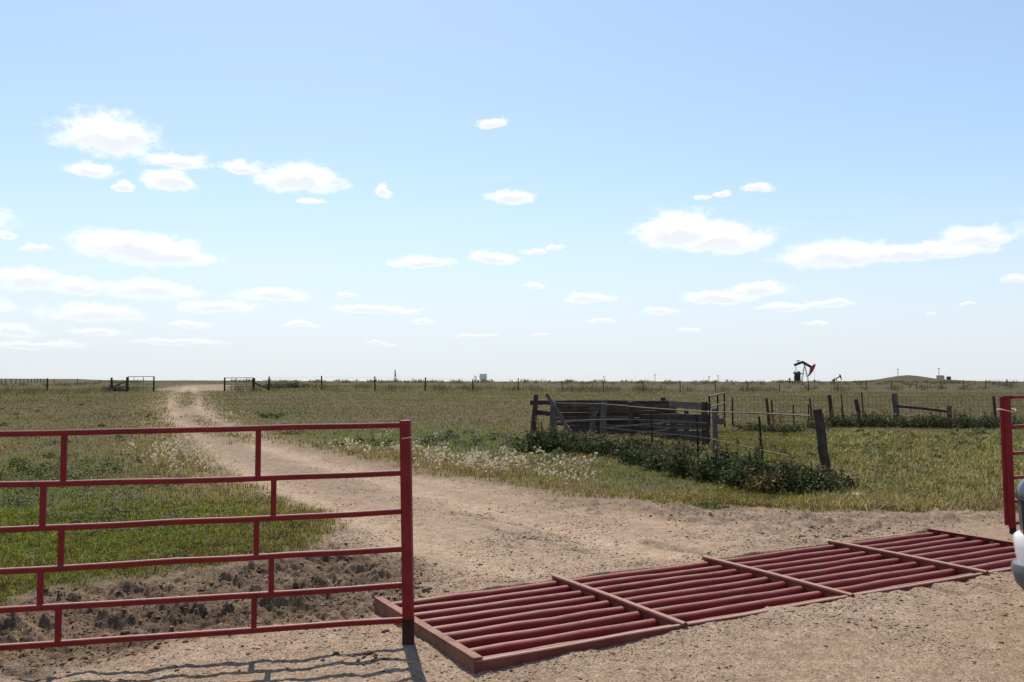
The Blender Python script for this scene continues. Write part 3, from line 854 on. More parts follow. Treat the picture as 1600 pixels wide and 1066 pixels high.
GCOL = np.array([[.088, .122, .014], [.142, .162, .019], [.048, .066, .012], [.170, .146, .040], [.260, .192, .085], [.125, .080, .036], [.112, .096, .035]])


def grass_color(n, green, dry):
    p = np.zeros((n, 7))
    p[:, 0] = .30 * green + .04; p[:, 1] = .34 * green + .09; p[:, 2] = .20 * green + .05
    p[:, 3] = .20 + .05 * green; p[:, 4] = .14 * (1 - green) + .9 * dry; p[:, 5] = .22 * (1 - green) + .35 * dry; p[:, 6] = .26 * (1 - green) + .06
    p /= p.sum(1, keepdims=True); c = p.cumsum(1); k = (rng.random(n)[:, None] > c).sum(1).clip(0, 6)
    return GCOL[k] * rng.uniform(.72, 1.28, (n, 1))


def build_grass():
    xs = [scatter_polar(520000, 5.0, 118, -.66, .66, .18), scatter_polar(260000, 5.0, 13, -.66, .3, .2), scatter_polar(90000, 100, 330, -.66, .66, .5), scatter_polar(120000, 9, 30, .22, .66, .2)]
    x, y, r = (np.concatenate(q) for q in zip(*xs))
    d = dirt_mask(x, y)
    clump = fbm(x / .22, y / .22, 3, 130) + .6 * fbm(x / .8, y / .8, 3, 131)
    keep = (rng.random(len(x)) < np.clip(.62 + clump * 1.3, .05, 1) * np.clip(np.maximum(1.15 - d * 1.6, .025 * (mud_mask(x, y) > .3) * (fbm(x / .5, y / .5, 2, 135) > .05)), 0, 1)) & not_pit(x, y)
    x, y, r, clump = x[keep], y[keep], r[keep], clump[keep]; n = len(x)
    g = greenness(x, y); dry = dryness(x, y, sdist(x, y, ROAD))
    az = np.arctan2(x, y); far = sstep(25, 70, r)
    rank = sstep(.28, .36, az) * (r > 10.5) * (1 - sstep(28, 36, r))         # tall rank grass inside the pen on the right
    h = .045 + .045 * rng.random(n) + .040 * np.clip(clump, 0, 1.2) + .05 * dry * rng.random(n) + rank * (.02 + .13 * rng.random(n) ** 2) + .03 * far
    w = .0046 * np.clip(r / 6, 1, 60) ** .88 * rng.uniform(.7, 1.4, n)
    patch = fbm(x / 4.5, y / 4.5, 3, 133) * .5 + fbm(az * 14, np.log(r) * 16, 3, 134) * .6
    col = grass_color(n, np.clip(g + .1 - far * .12, 0, 1), np.clip(dry + .35 * far * np.clip(patch, 0, 1), 0, 1))
    pale = rng.random(n) < .33 * rank
    col[pale] = np.array([.34, .29, .16]) * rng.uniform(.7, 1.25, (pale.sum(), 1))
    col = col * np.clip(1 + .45 * patch + .28 * clump, .5, 1.6)[:, None]
    mean = np.array([.136, .119, .050]) * (1 - g[:, None] * .25) + np.array([-.02, .01, -.01]) * g[:, None]
    col = col + (mean * np.clip(1 + .5 * patch, .6, 1.5)[:, None] - col) * (.70 * sstep(14, 40, r) * (1 - rank * .5))[:, None]
    for px, py, sa, sl in ((765, 661, .055, .05), (650, 655, .03, .03), (60, 626, .08, .05), (200, 650, .05, .08), (520, 640, .10, .04), (1000, 622, .16, .03), (1480, 606, .3, .05)):
        a0, l0 = _pz(px, py); kk = (.8 * np.exp(-((az - a0) / sa) ** 2 - ((np.log(r) - l0) / sl) ** 2) * np.clip(.6 + clump, 0, 1))[:, None]; col = col * (1 - kk) + np.array([.115, .070, .036]) * kk
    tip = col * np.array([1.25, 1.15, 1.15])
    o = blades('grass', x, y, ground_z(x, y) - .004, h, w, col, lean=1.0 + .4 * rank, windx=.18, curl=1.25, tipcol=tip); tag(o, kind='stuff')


build_grass()


def near_px(px, py, sx, sy, n):
    P = []
    for _ in range(n):
        P.append(at(px + rng.normal() * sx, py + rng.normal() * sy)[:2])
    return np.array(P)


def build_foxtail():
    """pale feathery seed grass along both edges of the track"""
    C = []
    for (px, py, sx, sy, n) in [(300, 700, 34, 16, 90), (285, 672, 30, 7, 40), (330, 738, 38, 9, 40), (262, 720, 36, 12, 26), (248, 645, 14, 5, 10), (590, 706, 34, 6, 22), (650, 716, 40, 8, 26), (730, 735, 40, 9, 70),
                                (800, 738, 45, 9, 60), (870, 750, 26, 8, 30), (365, 655, 8, 3, 6), (620, 690, 40, 4, 10), (700, 722, 60, 7, 30), (910, 765, 25, 6, 10), (345, 758, 25, 6, 12)]:
        C.append(near_px(px, py, sx, sy, n))
    C = np.vstack(C); d = dirt_mask(C[:, 0], C[:, 1]); C = C[(d < .75) & (fbm(C[:, 0] / .7, C[:, 1] / .9, 3, 160) > -.10)]; n = len(C)
    S_ = 6
    k = n * S_
    bx = np.repeat(C[:, 0], S_) + rng.normal(0, .07, k); by = np.repeat(C[:, 1], S_) + rng.normal(0, .07, k)
    bz = ground_z(bx, by); h = rng.uniform(.10, .26, k); r = np.hypot(bx, by)
    a = rng.uniform(0, 6.28, k); l = np.abs(rng.normal(0, .30, k)) * h
    # stems
    col = np.array([.33, .25, .12]) * rng.uniform(.7, 1.2, (k, 1))
    dx = np.cos(a) * l + .14 * h; dy = np.sin(a) * l
    B = np.stack([bx, by, bz], -1); T = B + np.stack([dx, dy, h], -1)
    w = .0022 * np.clip(r / 8, 1, 6); t = rng.uniform(0, 6.28, k); wv = np.stack([np.cos(t) * w, np.sin(t) * w, 0 * w], -1)
    V1 = np.stack([B - wv, B + wv, T], 1).reshape(-1, 3); t1 = np.arange(3 * k).reshape(-1, 3); c1 = np.repeat(col, 3, 0)
    # nodding heads: two crossed spindles
    hd = np.stack([np.cos(a) * .6 + .35, np.sin(a) * .6, rng.uniform(.1, .9, k)], -1); hd /= np.linalg.norm(hd, axis=1, keepdims=True)
    L = rng.uniform(.03, .06, k)[:, None] * np.clip(r / 12, 1, 1.6)[:, None]; wd = L * rng.uniform(.17, .30, (k, 1))
    s1 = np.cross(hd, [0, 0, 1.0]); s1 /= np.linalg.norm(s1, axis=1, keepdims=True) + 1e-9; s2 = np.cross(hd, s1)
    q = []
    for s in (s1, s2): q.append(np.stack([T, T + hd * L * .45 + s * wd, T + hd * L, T + hd * L * .45 - s * wd], 1))
    V2 = np.concatenate(q, 1).reshape(-1, 3); q2 = np.arange(8 * k).reshape(-1, 4) + len(V1)
    c2 = np.repeat(np.array([.68, .60, .45]) * rng.uniform(.75, 1.15, (k, 1)), 8, 0)
    o = np_mesh('foxtail_grass', np.vstack([V1, V2]), quads=q2, tris=t1, mat=M['seed'], col=np.vstack([c1, c2])); tag(o, kind='stuff')
    # dry tufts among them
    m = 9; k = n * m
    bx = np.repeat(C[:, 0], m) + rng.normal(0, .10, k); by = np.repeat(C[:, 1], m) + rng.normal(0, .10, k); r = np.hypot(bx, by)
    o = blades('dry_grass', bx, by, ground_z(bx, by), rng.uniform(.07, .20, k), .005 * np.clip(r / 8, 1, 8), np.array([.30, .22, .11]) * rng.uniform(.6, 1.25, (k, 1)), .75); tag(o, kind='stuff')


build_foxtail()


def build_tall_weeds():
    """ragged weeds that stand along the far fence and on the skyline"""
    X, Y = [], []
    u = rng.random(5200); px = -60 + u * 1720
    t = (px - 800) / F
    Yl = 92.6 / (1 - .485 * t); off = rng.normal(4, 7, len(t)); Yp = Yl + off
    far = rng.random(len(t)) < .55; Yp = np.where(far, rng.uniform(150, 215, len(t)), Yp)
    keep = fbm(px / 22, Yp / 40, 3, 150) > .04
    keep &= ~((px > 225) & (px < 365))
    px, Yp, far = px[keep], Yp[keep], far[keep]
    x = (px - 800) / F * Yp; m = 7
    bx = np.repeat(x, m) + rng.normal(0, .3, len(x) * m); by = np.repeat(Yp, m) + rng.normal(0, .3, len(x) * m)
    h = np.repeat(rng.uniform(.25, .85, len(x)), m) * rng.uniform(.6, 1.1, len(bx))
    col = np.array([.105, .092, .055]) * rng.uniform(.6, 1.5, (len(bx), 1))
    o = blades('tall_weeds', bx, by, base_z(bx, by), h, .045 * np.clip(by / 100, .8, 2.2), col, .25); tag(o, kind='stuff')


build_tall_weeds()


def leaf_cloud(P, Nrm, size, col):
    """diamond leaves at points P"""
    n = len(P); a = rng.normal(0, 1, (n, 3)); a -= (a * Nrm).sum(1, keepdims=True) * Nrm; a /= np.linalg.norm(a, axis=1, keepdims=True) + 1e-9
    b = np.cross(Nrm, a); s = size[:, None]
    V = np.stack([P - a * s, P + b * s * .42 + Nrm * s * .1, P + a * s, P - b * s * .42 + Nrm * s * .1], 1)
    return V.reshape(-1, 3), np.arange(4 * n).reshape(-1, 4), np.repeat(col, 4, 0)


def build_low_weeds():
    """broad-leaved weeds low in the grass"""
    P = [near_px(*q) for q in [(740, 688, 45, 5, 34), (420, 651, 16, 2, 12), (40, 745, 60, 16, 34), (130, 770, 70, 30, 30), (230, 800, 90, 30, 26), (600, 690, 60, 5, 10), (1420, 760, 90, 16, 30), (1500, 700, 60, 20, 16),
                               (100, 660, 80, 20, 14), (1390, 745, 50, 14, 24), (1450, 700, 80, 18, 60), (1400, 690, 90, 10, 40), (1350, 720, 40, 14, 20), (860, 715, 20, 4, 6)]]
    C = np.vstack(P); C = C[dirt_mask(C[:, 0], C[:, 1]) < .4]
    m = 46; n = len(C); k = n * m; rad = np.repeat(rng.uniform(.08, .26, n), m); a = rng.uniform(0, 6.28, k); q = np.sqrt(rng.random(k)) * rad
    x = np.repeat(C[:, 0], m) + np.cos(a) * q; y = np.repeat(C[:, 1], m) + np.sin(a) * q; r = np.hypot(x, y)
    z = ground_z(x, y) + rng.uniform(.02, .16, k) * (1 - .5 * q / rad)
    N_ = np.stack([np.cos(a) * .5, np.sin(a) * .5, np.ones(k)], -1) + rng.normal(0, .4, (k, 3)); N_ /= np.linalg.norm(N_, axis=1, keepdims=True)
    gcol = np.where(np.repeat(rng.random(n) < .6, m)[:, None], np.array([.06, .085, .016]), np.array([.125, .125, .07]))
    V, Q, Cc = leaf_cloud(np.stack([x, y, z], -1), N_, rng.uniform(.018, .034, k) * np.clip(r / 14, 1, 2), gcol * rng.uniform(.7, 1.3, (k, 1)))
    o = np_mesh('low_weeds', V, quads=Q, mat=M['leaf'], col=Cc); tag(o, kind='stuff')


build_low_weeds()


# ------------------------------------------------------------------ weedy bushes along the corral
def weed_bush(x, y, rx, ry, h, label, nleaf=1500, tint=(.032, .043, .013), red=.0, group='weedy bushes along the corral fences', leafs=.029):
    z0 = gz(x, y)
    t = thing('weed_bush', label, 'bush', (x, y, z0), 0, group)
    tint = tuple(np.array(tint) * rng.uniform(.95, 1.6) * np.array([rng.uniform(.95, 1.25), 1, 1]))
    ns = max(7, int(14 * rx / .5)); stems = MB(); P = []; N_ = []
    for i in range(ns):
        a = rng.uniform(0, 6.28); q = math.sqrt(rng.random()); bx = math.cos(a) * q * rx * .8; by = math.sin(a) * q * ry * .8
        hh = h * rng.uniform(.55, 1.12) * (1 - .4 * q * q); tip = Vector((bx * 1.25 + rng.normal() * .05, by * 1.25 + rng.normal() * .05, hh))
        p0 = Vector((bx * .35, by * .35, -.02)); mid = p0.lerp(tip, .5) + Vector((rng.normal() * .02, rng.normal() * .02, .03))
        stems.tube([p0, mid, tip + (tip - p0) * rng.uniform(0, .25)], .006, 4, [1.2, .8, .35])
        c = int(nleaf / ns); s = rng.random(c) ** .75; w = .035 + .13 * np.sin(np.pi * np.clip(s, .08, 1))
        base = np.array(p0)[None] * (1 - s)[:, None] + np.array(tip)[None] * s[:, None]
        P.append(base + rng.normal(0, 1, (c, 3)) * w[:, None] * np.array([1, 1, .55])); N_.append(rng.normal(0, .75, (c, 3)) + np.array([0, 0, .6]))
    if nleaf > 1000:                                    # dry seed stalks standing above the leaves
        for i in range(rng.integers(2, 6)):
            a = rng.uniform(0, 6.28); q = rng.uniform(.2, .9); p0 = Vector((math.cos(a) * q * rx * .4, math.sin(a) * q * ry * .4, 0)); tp = Vector((p0.x * 2.2, p0.y * 2.2, h * rng.uniform(1.05, 1.5)))
            stems.tube([p0, p0.lerp(tp, .6) + Vector((.02, 0, .02)), tp], .006, 4, [1.1, .8, .5])
            c = 26; s = rng.uniform(.6, 1.0, c); P.append(np.array(p0)[None] * (1 - s)[:, None] + np.array(tp)[None] * s[:, None] + rng.normal(0, .014, (c, 3))); N_.append(rng.normal(0, 1, (c, 3)))
    P = np.vstack(P); P[:, 2] = np.maximum(P[:, 2], .01); N_ = np.vstack(N_); N_ /= np.linalg.norm(N_, axis=1, keepdims=True)
    n = len(P); shade = rng.uniform(.5, 1.9, (n, 1)); col = np.array(tint) * shade
    k = (rng.random(n) < .07 + .16 * (P[:, 2] / h) ** 2); col[k] = np.array([.125, .125, .065]) * shade[k]
    k = P[:, 2] > h * 1.02; col[k] = np.array([.17, .12, .06]) * shade[k]
    k = rng.random(n) < red; col[k] = np.array([.24, .09, .04]) * shade[k]
    V, Q, C = leaf_cloud(P, N_, rng.uniform(.6, 1.4, n) * leafs, col)
    np_mesh('foliage', V, quads=Q, mat=M['leaf'], col=C, parent=t)
    for v in stems.v: v += Vector((x, y, z0))
    stems.obj('stem', M['brown_wood'], t)
    return t


def fenceA(px):
    """the corral's front fence line: ground point on the bearing of a photo column"""
    t = (px - 800) / F; Y = 9.516 / (t + .297) if px > 935 else 24.2 + (935 - px) * .008; return Vector((t * Y, Y, 0))


def bush_at(px, bot, top, rx, ry, label, **k):
    p = at(px, bot); Y = p[1] + ry * .8; x = (px - 800) / F * Y
    return weed_bush(x, Y, rx, ry, max(.16, z_of(top, Y) - gz(x, Y)), label, **k)


bush_at(829, 709, 682, .42, .55, 'low dark weeds at the far left end of the corral thicket', nleaf=1500)
bush_at(850, 707, 668, .48, .6, 'tall weedy bush at the foot of the tilted corner post', nleaf=2400)
bush_at(880, 707, 677, .55, .6, 'dark weedy bush below the leaning grey pole', nleaf=2300)
bush_at(908, 709, 686, .48, .6, 'low weedy bush left of the short grey post', nleaf=2000)
bush_at(936, 712, 683, .48, .6, 'dark weedy bush in front of the pair of grey wooden posts', nleaf=2200)
bush_at(966, 717, 689, .48, .55, 'weedy bush right of the pair of grey posts', nleaf=2200)
bush_at(997, 727, 693, .46, .5, 'weedy bush left of the first thin steel post', nleaf=2200)
bush_at(1028, 737, 699, .44, .5, 'dark weedy bush just right of the first thin steel post', nleaf=2200)
bush_at(1050, 738, 712, .30, .35, 'rust-tinged weed in the middle of the corral thicket', nleaf=1100, red=.16)
bush_at(1076, 748, 706, .40, .45, 'dark weedy bush left of the square-topped grey post', nleaf=2100)
bush_at(1108, 754, 716, .36, .40, 'low weedy bush in front of the square-topped grey post', nleaf=1900)
bush_at(1142, 760, 703, .40, .45, 'dark weedy bush right of the square-topped grey post', nleaf=2300)
bush_at(1172, 767, 706, .36, .42, 'dark weedy bush left of the lone thin steel post', nleaf=2200)
bush_at(1192, 776, 738, .22, .22, 'rust-tinged weed at the foot of the lone thin steel post', nleaf=900, red=.25)
bush_at(1214, 772, 722, .32, .36, 'dark weedy bush right of the lone thin steel post', nleaf=1700)
bush_at(1244, 773, 727, .32, .34, 'pale-dotted weedy bush just left of the tall leaning post', nleaf=1800, tint=(.042, .056, .024))
bush_at(1272, 776, 734, .28, .30, 'very dark weedy bush in front of the tall leaning post', nleaf=1700)
bush_at(1302, 771, 741, .26, .30, 'weedy bush hugging the right foot of the tall leaning post', nleaf=1400, red=.06)
for (px, bt, tp, lab) in [(866, 693, 672, 'weeds growing inside the pen behind the leaning grey pole'), (915, 696, 680, 'weeds growing inside the pen behind the short grey post'), (1000, 703, 685, 'weeds growing inside the pen behind the first steel post'), (1060, 712, 693, 'weeds growing inside the pen between the steel posts')]:
    bush_at(px, bt, tp, .7, .5, lab, nleaf=1700)
for (px, Y, rx, h, lab) in [(1285, 32.3, .8, .45, 'dark weed clump under the page wire left of the twin-topped post'), (1318, 32.2, .7, .45, 'dark weed clump between the two slim leaning posts'), (1352, 32.0, .8, .50, 'dark weed clump at the broken leaning stake'),
                            (1392, 32.0, .75, .42, 'dark weed clump at the foot of the thick brace post'), (1425, 31.6, .7, .40, 'dark weed clump below the sagging brace rail'), (1452, 31.4, .7, .42, 'dark weed clump before the short end of the brace rail'),
                            (1484, 31.2, .95, .62, 'largest grey-green bush by the short brace post'), (1516, 31.2, .8, .52, 'grey-green bush right of the short brace post'), (1545, 31.4, .75, .45, 'dark weed clump by the last slim post before the red gate post'),
                            (1582, 31.4, .8, .45, 'dark weed clump seen through the red gate')]:
    q = at_y(px, Y); weed_bush(q.x, q.y, rx, .5, h, lab, nleaf=1500, tint=(.048, .056, .024), group='weeds along the page wire fence', leafs=.036)
q = at_y(1217, 31.0); weed_bush(q.x, q.y, .28, .25, .75, 'dry orange weed standing behind the dark trough', nleaf=500, tint=(.22, .12, .055), leafs=.03, group='lone weeds')
q = at(1113, 794); weed_bush(q[0], q[1], .12, .1, .10, 'small grass tuft alone on the bare dirt beyond the crossing', nleaf=420, tint=(.10, .12, .04), group='lone weeds', leafs=.02)
q = at(452, 668 + 11); weed_bush(q[0], q[1], .5, .4, .22, 'low dry tuft on the right edge of the track', nleaf=600, tint=(.17, .13, .06), group='lone weeds', leafs=.03)
for (px, Y, lab) in [(462, 92, 'dark scrub mound right of the far braced gate post'), (432, 90, 'dark scrub close to the far braced gate post'), (183, 82, 'dark scrub at the foot of the far left brace')]:
    q = at_y(px, Y); weed_bush(q.x, q.y, 1.5, 1.0, .6, lab, nleaf=900, tint=(.06, .062, .04), group='scrub by the far gate', leafs=.10)

# ------------------------------------------------------------------ cattle guard
def G3(u, v, z=0.0): return Vector((GO[0] + gu[0] * u + gv[0] * v, GO[1] + gu[1] * u + gv[1] * v, GZ + GS * u / GL + z))


def build_guard():
    t = thing('cattle_guard', 'rusty red pipe cattle guard laid across the dirt road', 'cattle guard', tuple(G3(0, 0, -.2)))
    R = .044; nb = 9; ups = [0, .243 * GL, .497 * GL, .755 * GL, GL]
    for p in range(4):
        u0, u1 = ups[p] + .02, ups[p + 1] - .02
        for i in range(nb):
            v = .055 + i * (GW - .11) / (nb - 1)
            sag = [random.uniform(-.004, .004) for _ in range(6)]
            pts = [G3(u0 + (u1 - u0) * k / 5, v + sag[k] * .6, -R - .012 + sag[k]) for k in range(6)]
            MB().tube(pts, R, 20).obj('rail_pipe', M['guard'], t, 40)
    for p in (1, 2, 3):
        m = MB(); u = ups[p]
        m.bar(G3(u, .05, -.075), G3(u, GW - .01, -.075), .022, .15)
        m.tube([G3(u, -.06, .006), G3(u, GW * .5, .012), G3(u, GW + .01, .008)], .021, 10)
        m.obj('cross_beam', M['cross'], t, 35)
    for u, sgn in ((0, -1), (GL, 1)):
        m = MB()
        m.bar(G3(u, -.03, -.11), G3(u, GW + .04, -.11), .02, .24)
        m.bar(G3(u + sgn * -.018, -.03, .010), G3(u + sgn * -.018, GW + .04, .010), .058, .014)
        m.obj('end_beam', M['beam'] if sgn < 0 else M['guard'], t, 35)
    for v in (-.004, GW + .004):
        w_ = .035 if v < 0 else .02; z_ = .004 if v < 0 else -.07
        pts = [G3(GL * k / 12, v - (.02 if v < 0 else 0), z_ - .08 + (random.uniform(-.004, .004) if v < 0 else 0)) for k in range(13)]
        a, b = w_ / 2, .08; c = .006
        MB().sweep(pts, [(-a + c, -b), (a - c, -b), (a, -b + c), (a, b - c), (a - c, b), (-a + c, b), (-a, b - c), (-a, -b + c)]).obj('side_beam', M['cross'] if v < 0 else M['guard'], t)
    for w in (.36, .64):
        pass
    return t


build_guard()


# ------------------------------------------------------------------ red gate panels
def build_gate_left():
    Yp = 5.74; P = at_y(634 + 6, Yp); P.z = gz(P.x, P.y)
    t = thing('pipe_gate', 'red steel gate panel with brick-pattern uprights beside the left end of the cattle guard', 'gate', tuple(P))
    top = z_of(657, Yp); lean = Vector((-.026, 0, 0))
    m = MB(); m.bar(P + Vector((0, 0, .13)), Vector((P.x, P.y, top)) + lean, .066, .066, up=(.1, 1, 0), ch=.1)
    post = m.obj('post', M['red'], t)
    MB().bar(P + Vector((0, 0, -.3)), P + Vector((0, 0, .16)), .068, .068, up=(.1, 1, 0), ch=.1).obj('post_base', M['dark_iron'], post)
    MB().tube([Vector((P.x - .043, P.y - .04, top - .115)), Vector((P.x, P.y - .046, top - .108)), Vector((P.x + .036, P.y - .04, top - .1))], .0045, 6).obj('wire_tie', M['strap'], post)
    d = Vector((-2.36, -.50, 0)).normalized(); yr = [664, 739, 799, 857, 914, 968]; yl = [678, 758, 829, 893, 953, 1013]
    # plan position where the panel leaves the photo
    s0 = None
    for k in range(2000):
        q = P + d * (k * .002)
        if q.x / q.y < (0 - 800) / F * .9999: s0 = k * .002; break
    E = P + d * s0; span = 4.9
    z0 = [z_of(a, Yp) for a in yr]; z1 = [z_of(a, E.y) for a in yl]

    def pt(i, s): k = s / s0; return Vector((P.x + d.x * s, P.y + d.y * s, z0[i] + (z1[i] - z0[i]) * k))

    def s_px(px):
        for k in range(1, 2600):
            q = P + d * (k * .002)
            if 800 + F * q.x / (q.y * math.cos(PITCH)) < px: return k * .002
        return 3
    off = Vector((0, 0, 0))
    for i in range(6):
        m = MB(); c = .0048; a = .017
        pts = [pt(i, .03 + (span - .03) * k / 14) + Vector((0, random.uniform(-.006, .006), random.uniform(-.0035, .0035) - (.006 * math.sin(k / 14 * math.pi * 2) if i in (1, 4) else 0))) for k in range(15)]
        m.sweep(pts, [(-a + c, -a), (a - c, -a), (a, -a + c), (a, a - c), (a - c, a), (-a + c, a), (-a, a - c), (-a, -a + c)]); m.obj('rail', M['red'], t)
    rows = [(103, 405), (72, 430), (102, 404), (71, 428), (100, 402)]
    for i, (a, b) in enumerate(rows):
        sa, sb = s_px(b), s_px(a); st = sb - sa; s = sa
        while s < span - .05:
            MB().bar(pt(i, s), pt(i + 1, s), .033, .030, up=tuple(Vector((-d.y, d.x, 0))), ch=.14).obj('upright', M['red'], t); s += st
    e = pt(0, span + .03); MB().bar((e.x, e.y, gz(e.x, e.y) - .1), (e.x, e.y, e.z + .03), .06, .06, up=(.2, 1, 0)).obj('end_post', M['red'], t)


build_gate_left()


def build_gate_right():
    Yp = 9.3; P = at_y(1576, Yp); P.z = gz(P.x, P.y)
    t = thing('pipe_gate', 'red steel gate panel with its tall post behind the white vehicle', 'gate', tuple(P))
    top = z_of(618, Yp)
    up = (.55, .83, 0)
    A = P + Vector((0, 0, z_of(824, Yp) - P.z)); T = Vector((P.x - .022, P.y, top))
    post = MB().bar(A, T, .066, .066, up=up, ch=.1).obj('post', M['red'], t)
    MB().bar(P + Vector((.005, 0, -.3)), A + Vector((0.005, 0, .02)), .062, .062, up=up, ch=.1).obj('post_base', M['dark_iron'], post)
    MB().tube([A + Vector((-.046, .02, .02)), T + Vector((-.046, .02, -.015))], .022, 12).obj('hinge_pipe', M['red'], t, 40)
    c = T + Vector((-.01, 0, -.155)); lp = [c + Vector((math.cos(a) * .088, math.sin(a) * .088, .012 * math.sin(a * 2 + 1))) for a in np.linspace(0, 6.28, 25)]
    MB().tube(lp, .0065, 6).obj('wire_tie', M['strap'], post, 40)
    d = Vector((.90, .43, 0)).normalized()
    zs = [z_of(621, Yp), z_of(667, Yp), z_of(709, Yp), z_of(747, Yp), z_of(784, Yp), z_of(818, Yp)]; span = 3.6

    def pt(i, s): return Vector((P.x + d.x * s, P.y + d.y * s, zs[i] + .012 * s))
    for i in range(6): MB().bar(pt(i, .04), pt(i, span), .034, .034, ch=.14, n=5).obj('rail', M['red'], t)
    for i in range(5):
        s = .75 + (.1 if i % 2 else 0)
        while s < span:
            MB().bar(pt(i, s), pt(i + 1, s), .033, .030, up=tuple(Vector((-d.y, d.x, 0))), ch=.14).obj('upright', M['red'], t); s += 1.15
    e = pt(0, span + .03); MB().bar((e.x, e.y, gz(e.x, e.y) - .1), (e.x, e.y, e.z + .03), .06, .06, up=(.2, 1, 0)).obj('end_post', M['red'], t)


build_gate_right()


# ------------------------------------------------------------------ old corral
def wood_post(m, base, top, r, seed, n=11, taper=.88):
    base = Vector(base); top = Vector(top); R = random.Random(seed); k = 6
    pts = [base.lerp(top, i / k) + Vector((R.uniform(-.1, .1) * r, R.uniform(-.1, .1) * r, 0)) for i in range(k + 1)]
    return m.tube(pts, r, n, [1.05 - (1.05 - taper) * i / k + R.uniform(-.03, .03) for i in range(k + 1)], rough=.06, seed=seed)


def wire_run(m, p0, p1, r=.003, sag=.02, n=6):
    p0 = Vector(p0); p1 = Vector(p1)
    return m.tube([p0.lerp(p1, i / n) - Vector((0, 0, sag * 4 * (i / n) * (1 - i / n))) for i in range(n + 1)], r, 4)


def build_front_fence():
    p = fenceA(1117); t = thing('pole_fence', 'sagging pole fence with a tall leaning end post before the old wooden pen', 'fence', (p.x, p.y, gz(p.x, p.y)))
    # wooden posts: column, top row in photo, lean (x at top in photo), radius
    for (pb, pt_, ty, rad, mt, sd) in [(864, 864, 627, .095, 'grey_wood', 1), (926, 925, 637, .075, 'grey_wood', 2), (941, 944, 625, .085, 'grey_wood', 3), (1117, 1116, 638, .060, 'grey_wood', 4)]:
        b = fenceA(pb); g = gz(b.x, b.y); tp = at_y(pt_, b.y, z_of(ty, b.y))
        wood_post(MB(), (b.x, b.y, g - .15), tp, rad, sd).obj('wooden_post', M[mt], t, 50)
    b = fenceA(1291); b.y -= .05; g = gz(b.x, b.y); tp = at_y(1276, b.y + .12, z_of(640, b.y + .12))
    wood_post(MB(), (b.x, b.y, g - .15), tp, .082, 5, 13, .9).obj('leaning_post', M['brown_wood'], t, 50, )
    for (px, ty, lean) in [(1017, 645, 0), (1088, 650, 1), (1189, 651, -3)]:
        b = fenceA(px + 2); g = gz(b.x, b.y); tp = at_y(px + lean, b.y, z_of(ty, b.y)); m = MB()
        m.bar((b.x, b.y, g - .1), tp, .066, .010); m.bar(Vector((b.x, b.y + .022, g - .1)), tp + Vector((0, .022, 0)), .008, .036)
        m.obj('steel_post', M['steel_post'], t)
    # poles lashed along the posts
    m = MB(); out = Vector((-.955, -.297, 0))
    for rows, r, nm in (([(866, 630), (943, 631), (1017, 637.5), (1117, 644), (1190, 645.5), (1273, 650)], .014, 'top_pole'), ([(943, 668), (1017, 675), (1095, 682.5), (1117, 686), (1189, 702), (1246, 714)], .013, 'low_pole'),
                        ([(866, 658), (941, 656), (1017, 656), (1110, 661)], .011, 'wire_strand'), ([(943, 664), (1017, 666), (1110, 671)], .007, 'wire_strand')):
        pts = []
        for (px, py) in rows:
            b = fenceA(px); q = at_y(px, b.y, z_of(py, b.y)); pts.append(q + out * .10)
        MB().tube(pts, r, 8).obj(nm, M['pole_wood'] if r > .01 else M['wire'], t, 50)
    b0 = fenceA(870) + out * .3; b1 = fenceA(899) + out * .35
    MB().plank((b0.x, b0.y, z_of(617, b0.y)), at_y(899, b1.y - .3, gz(b1.x, b1.y)), .05, .10, 3, 6).obj('leaning_pole', M['grey_wood'], t)
    return t


build_front_fence()


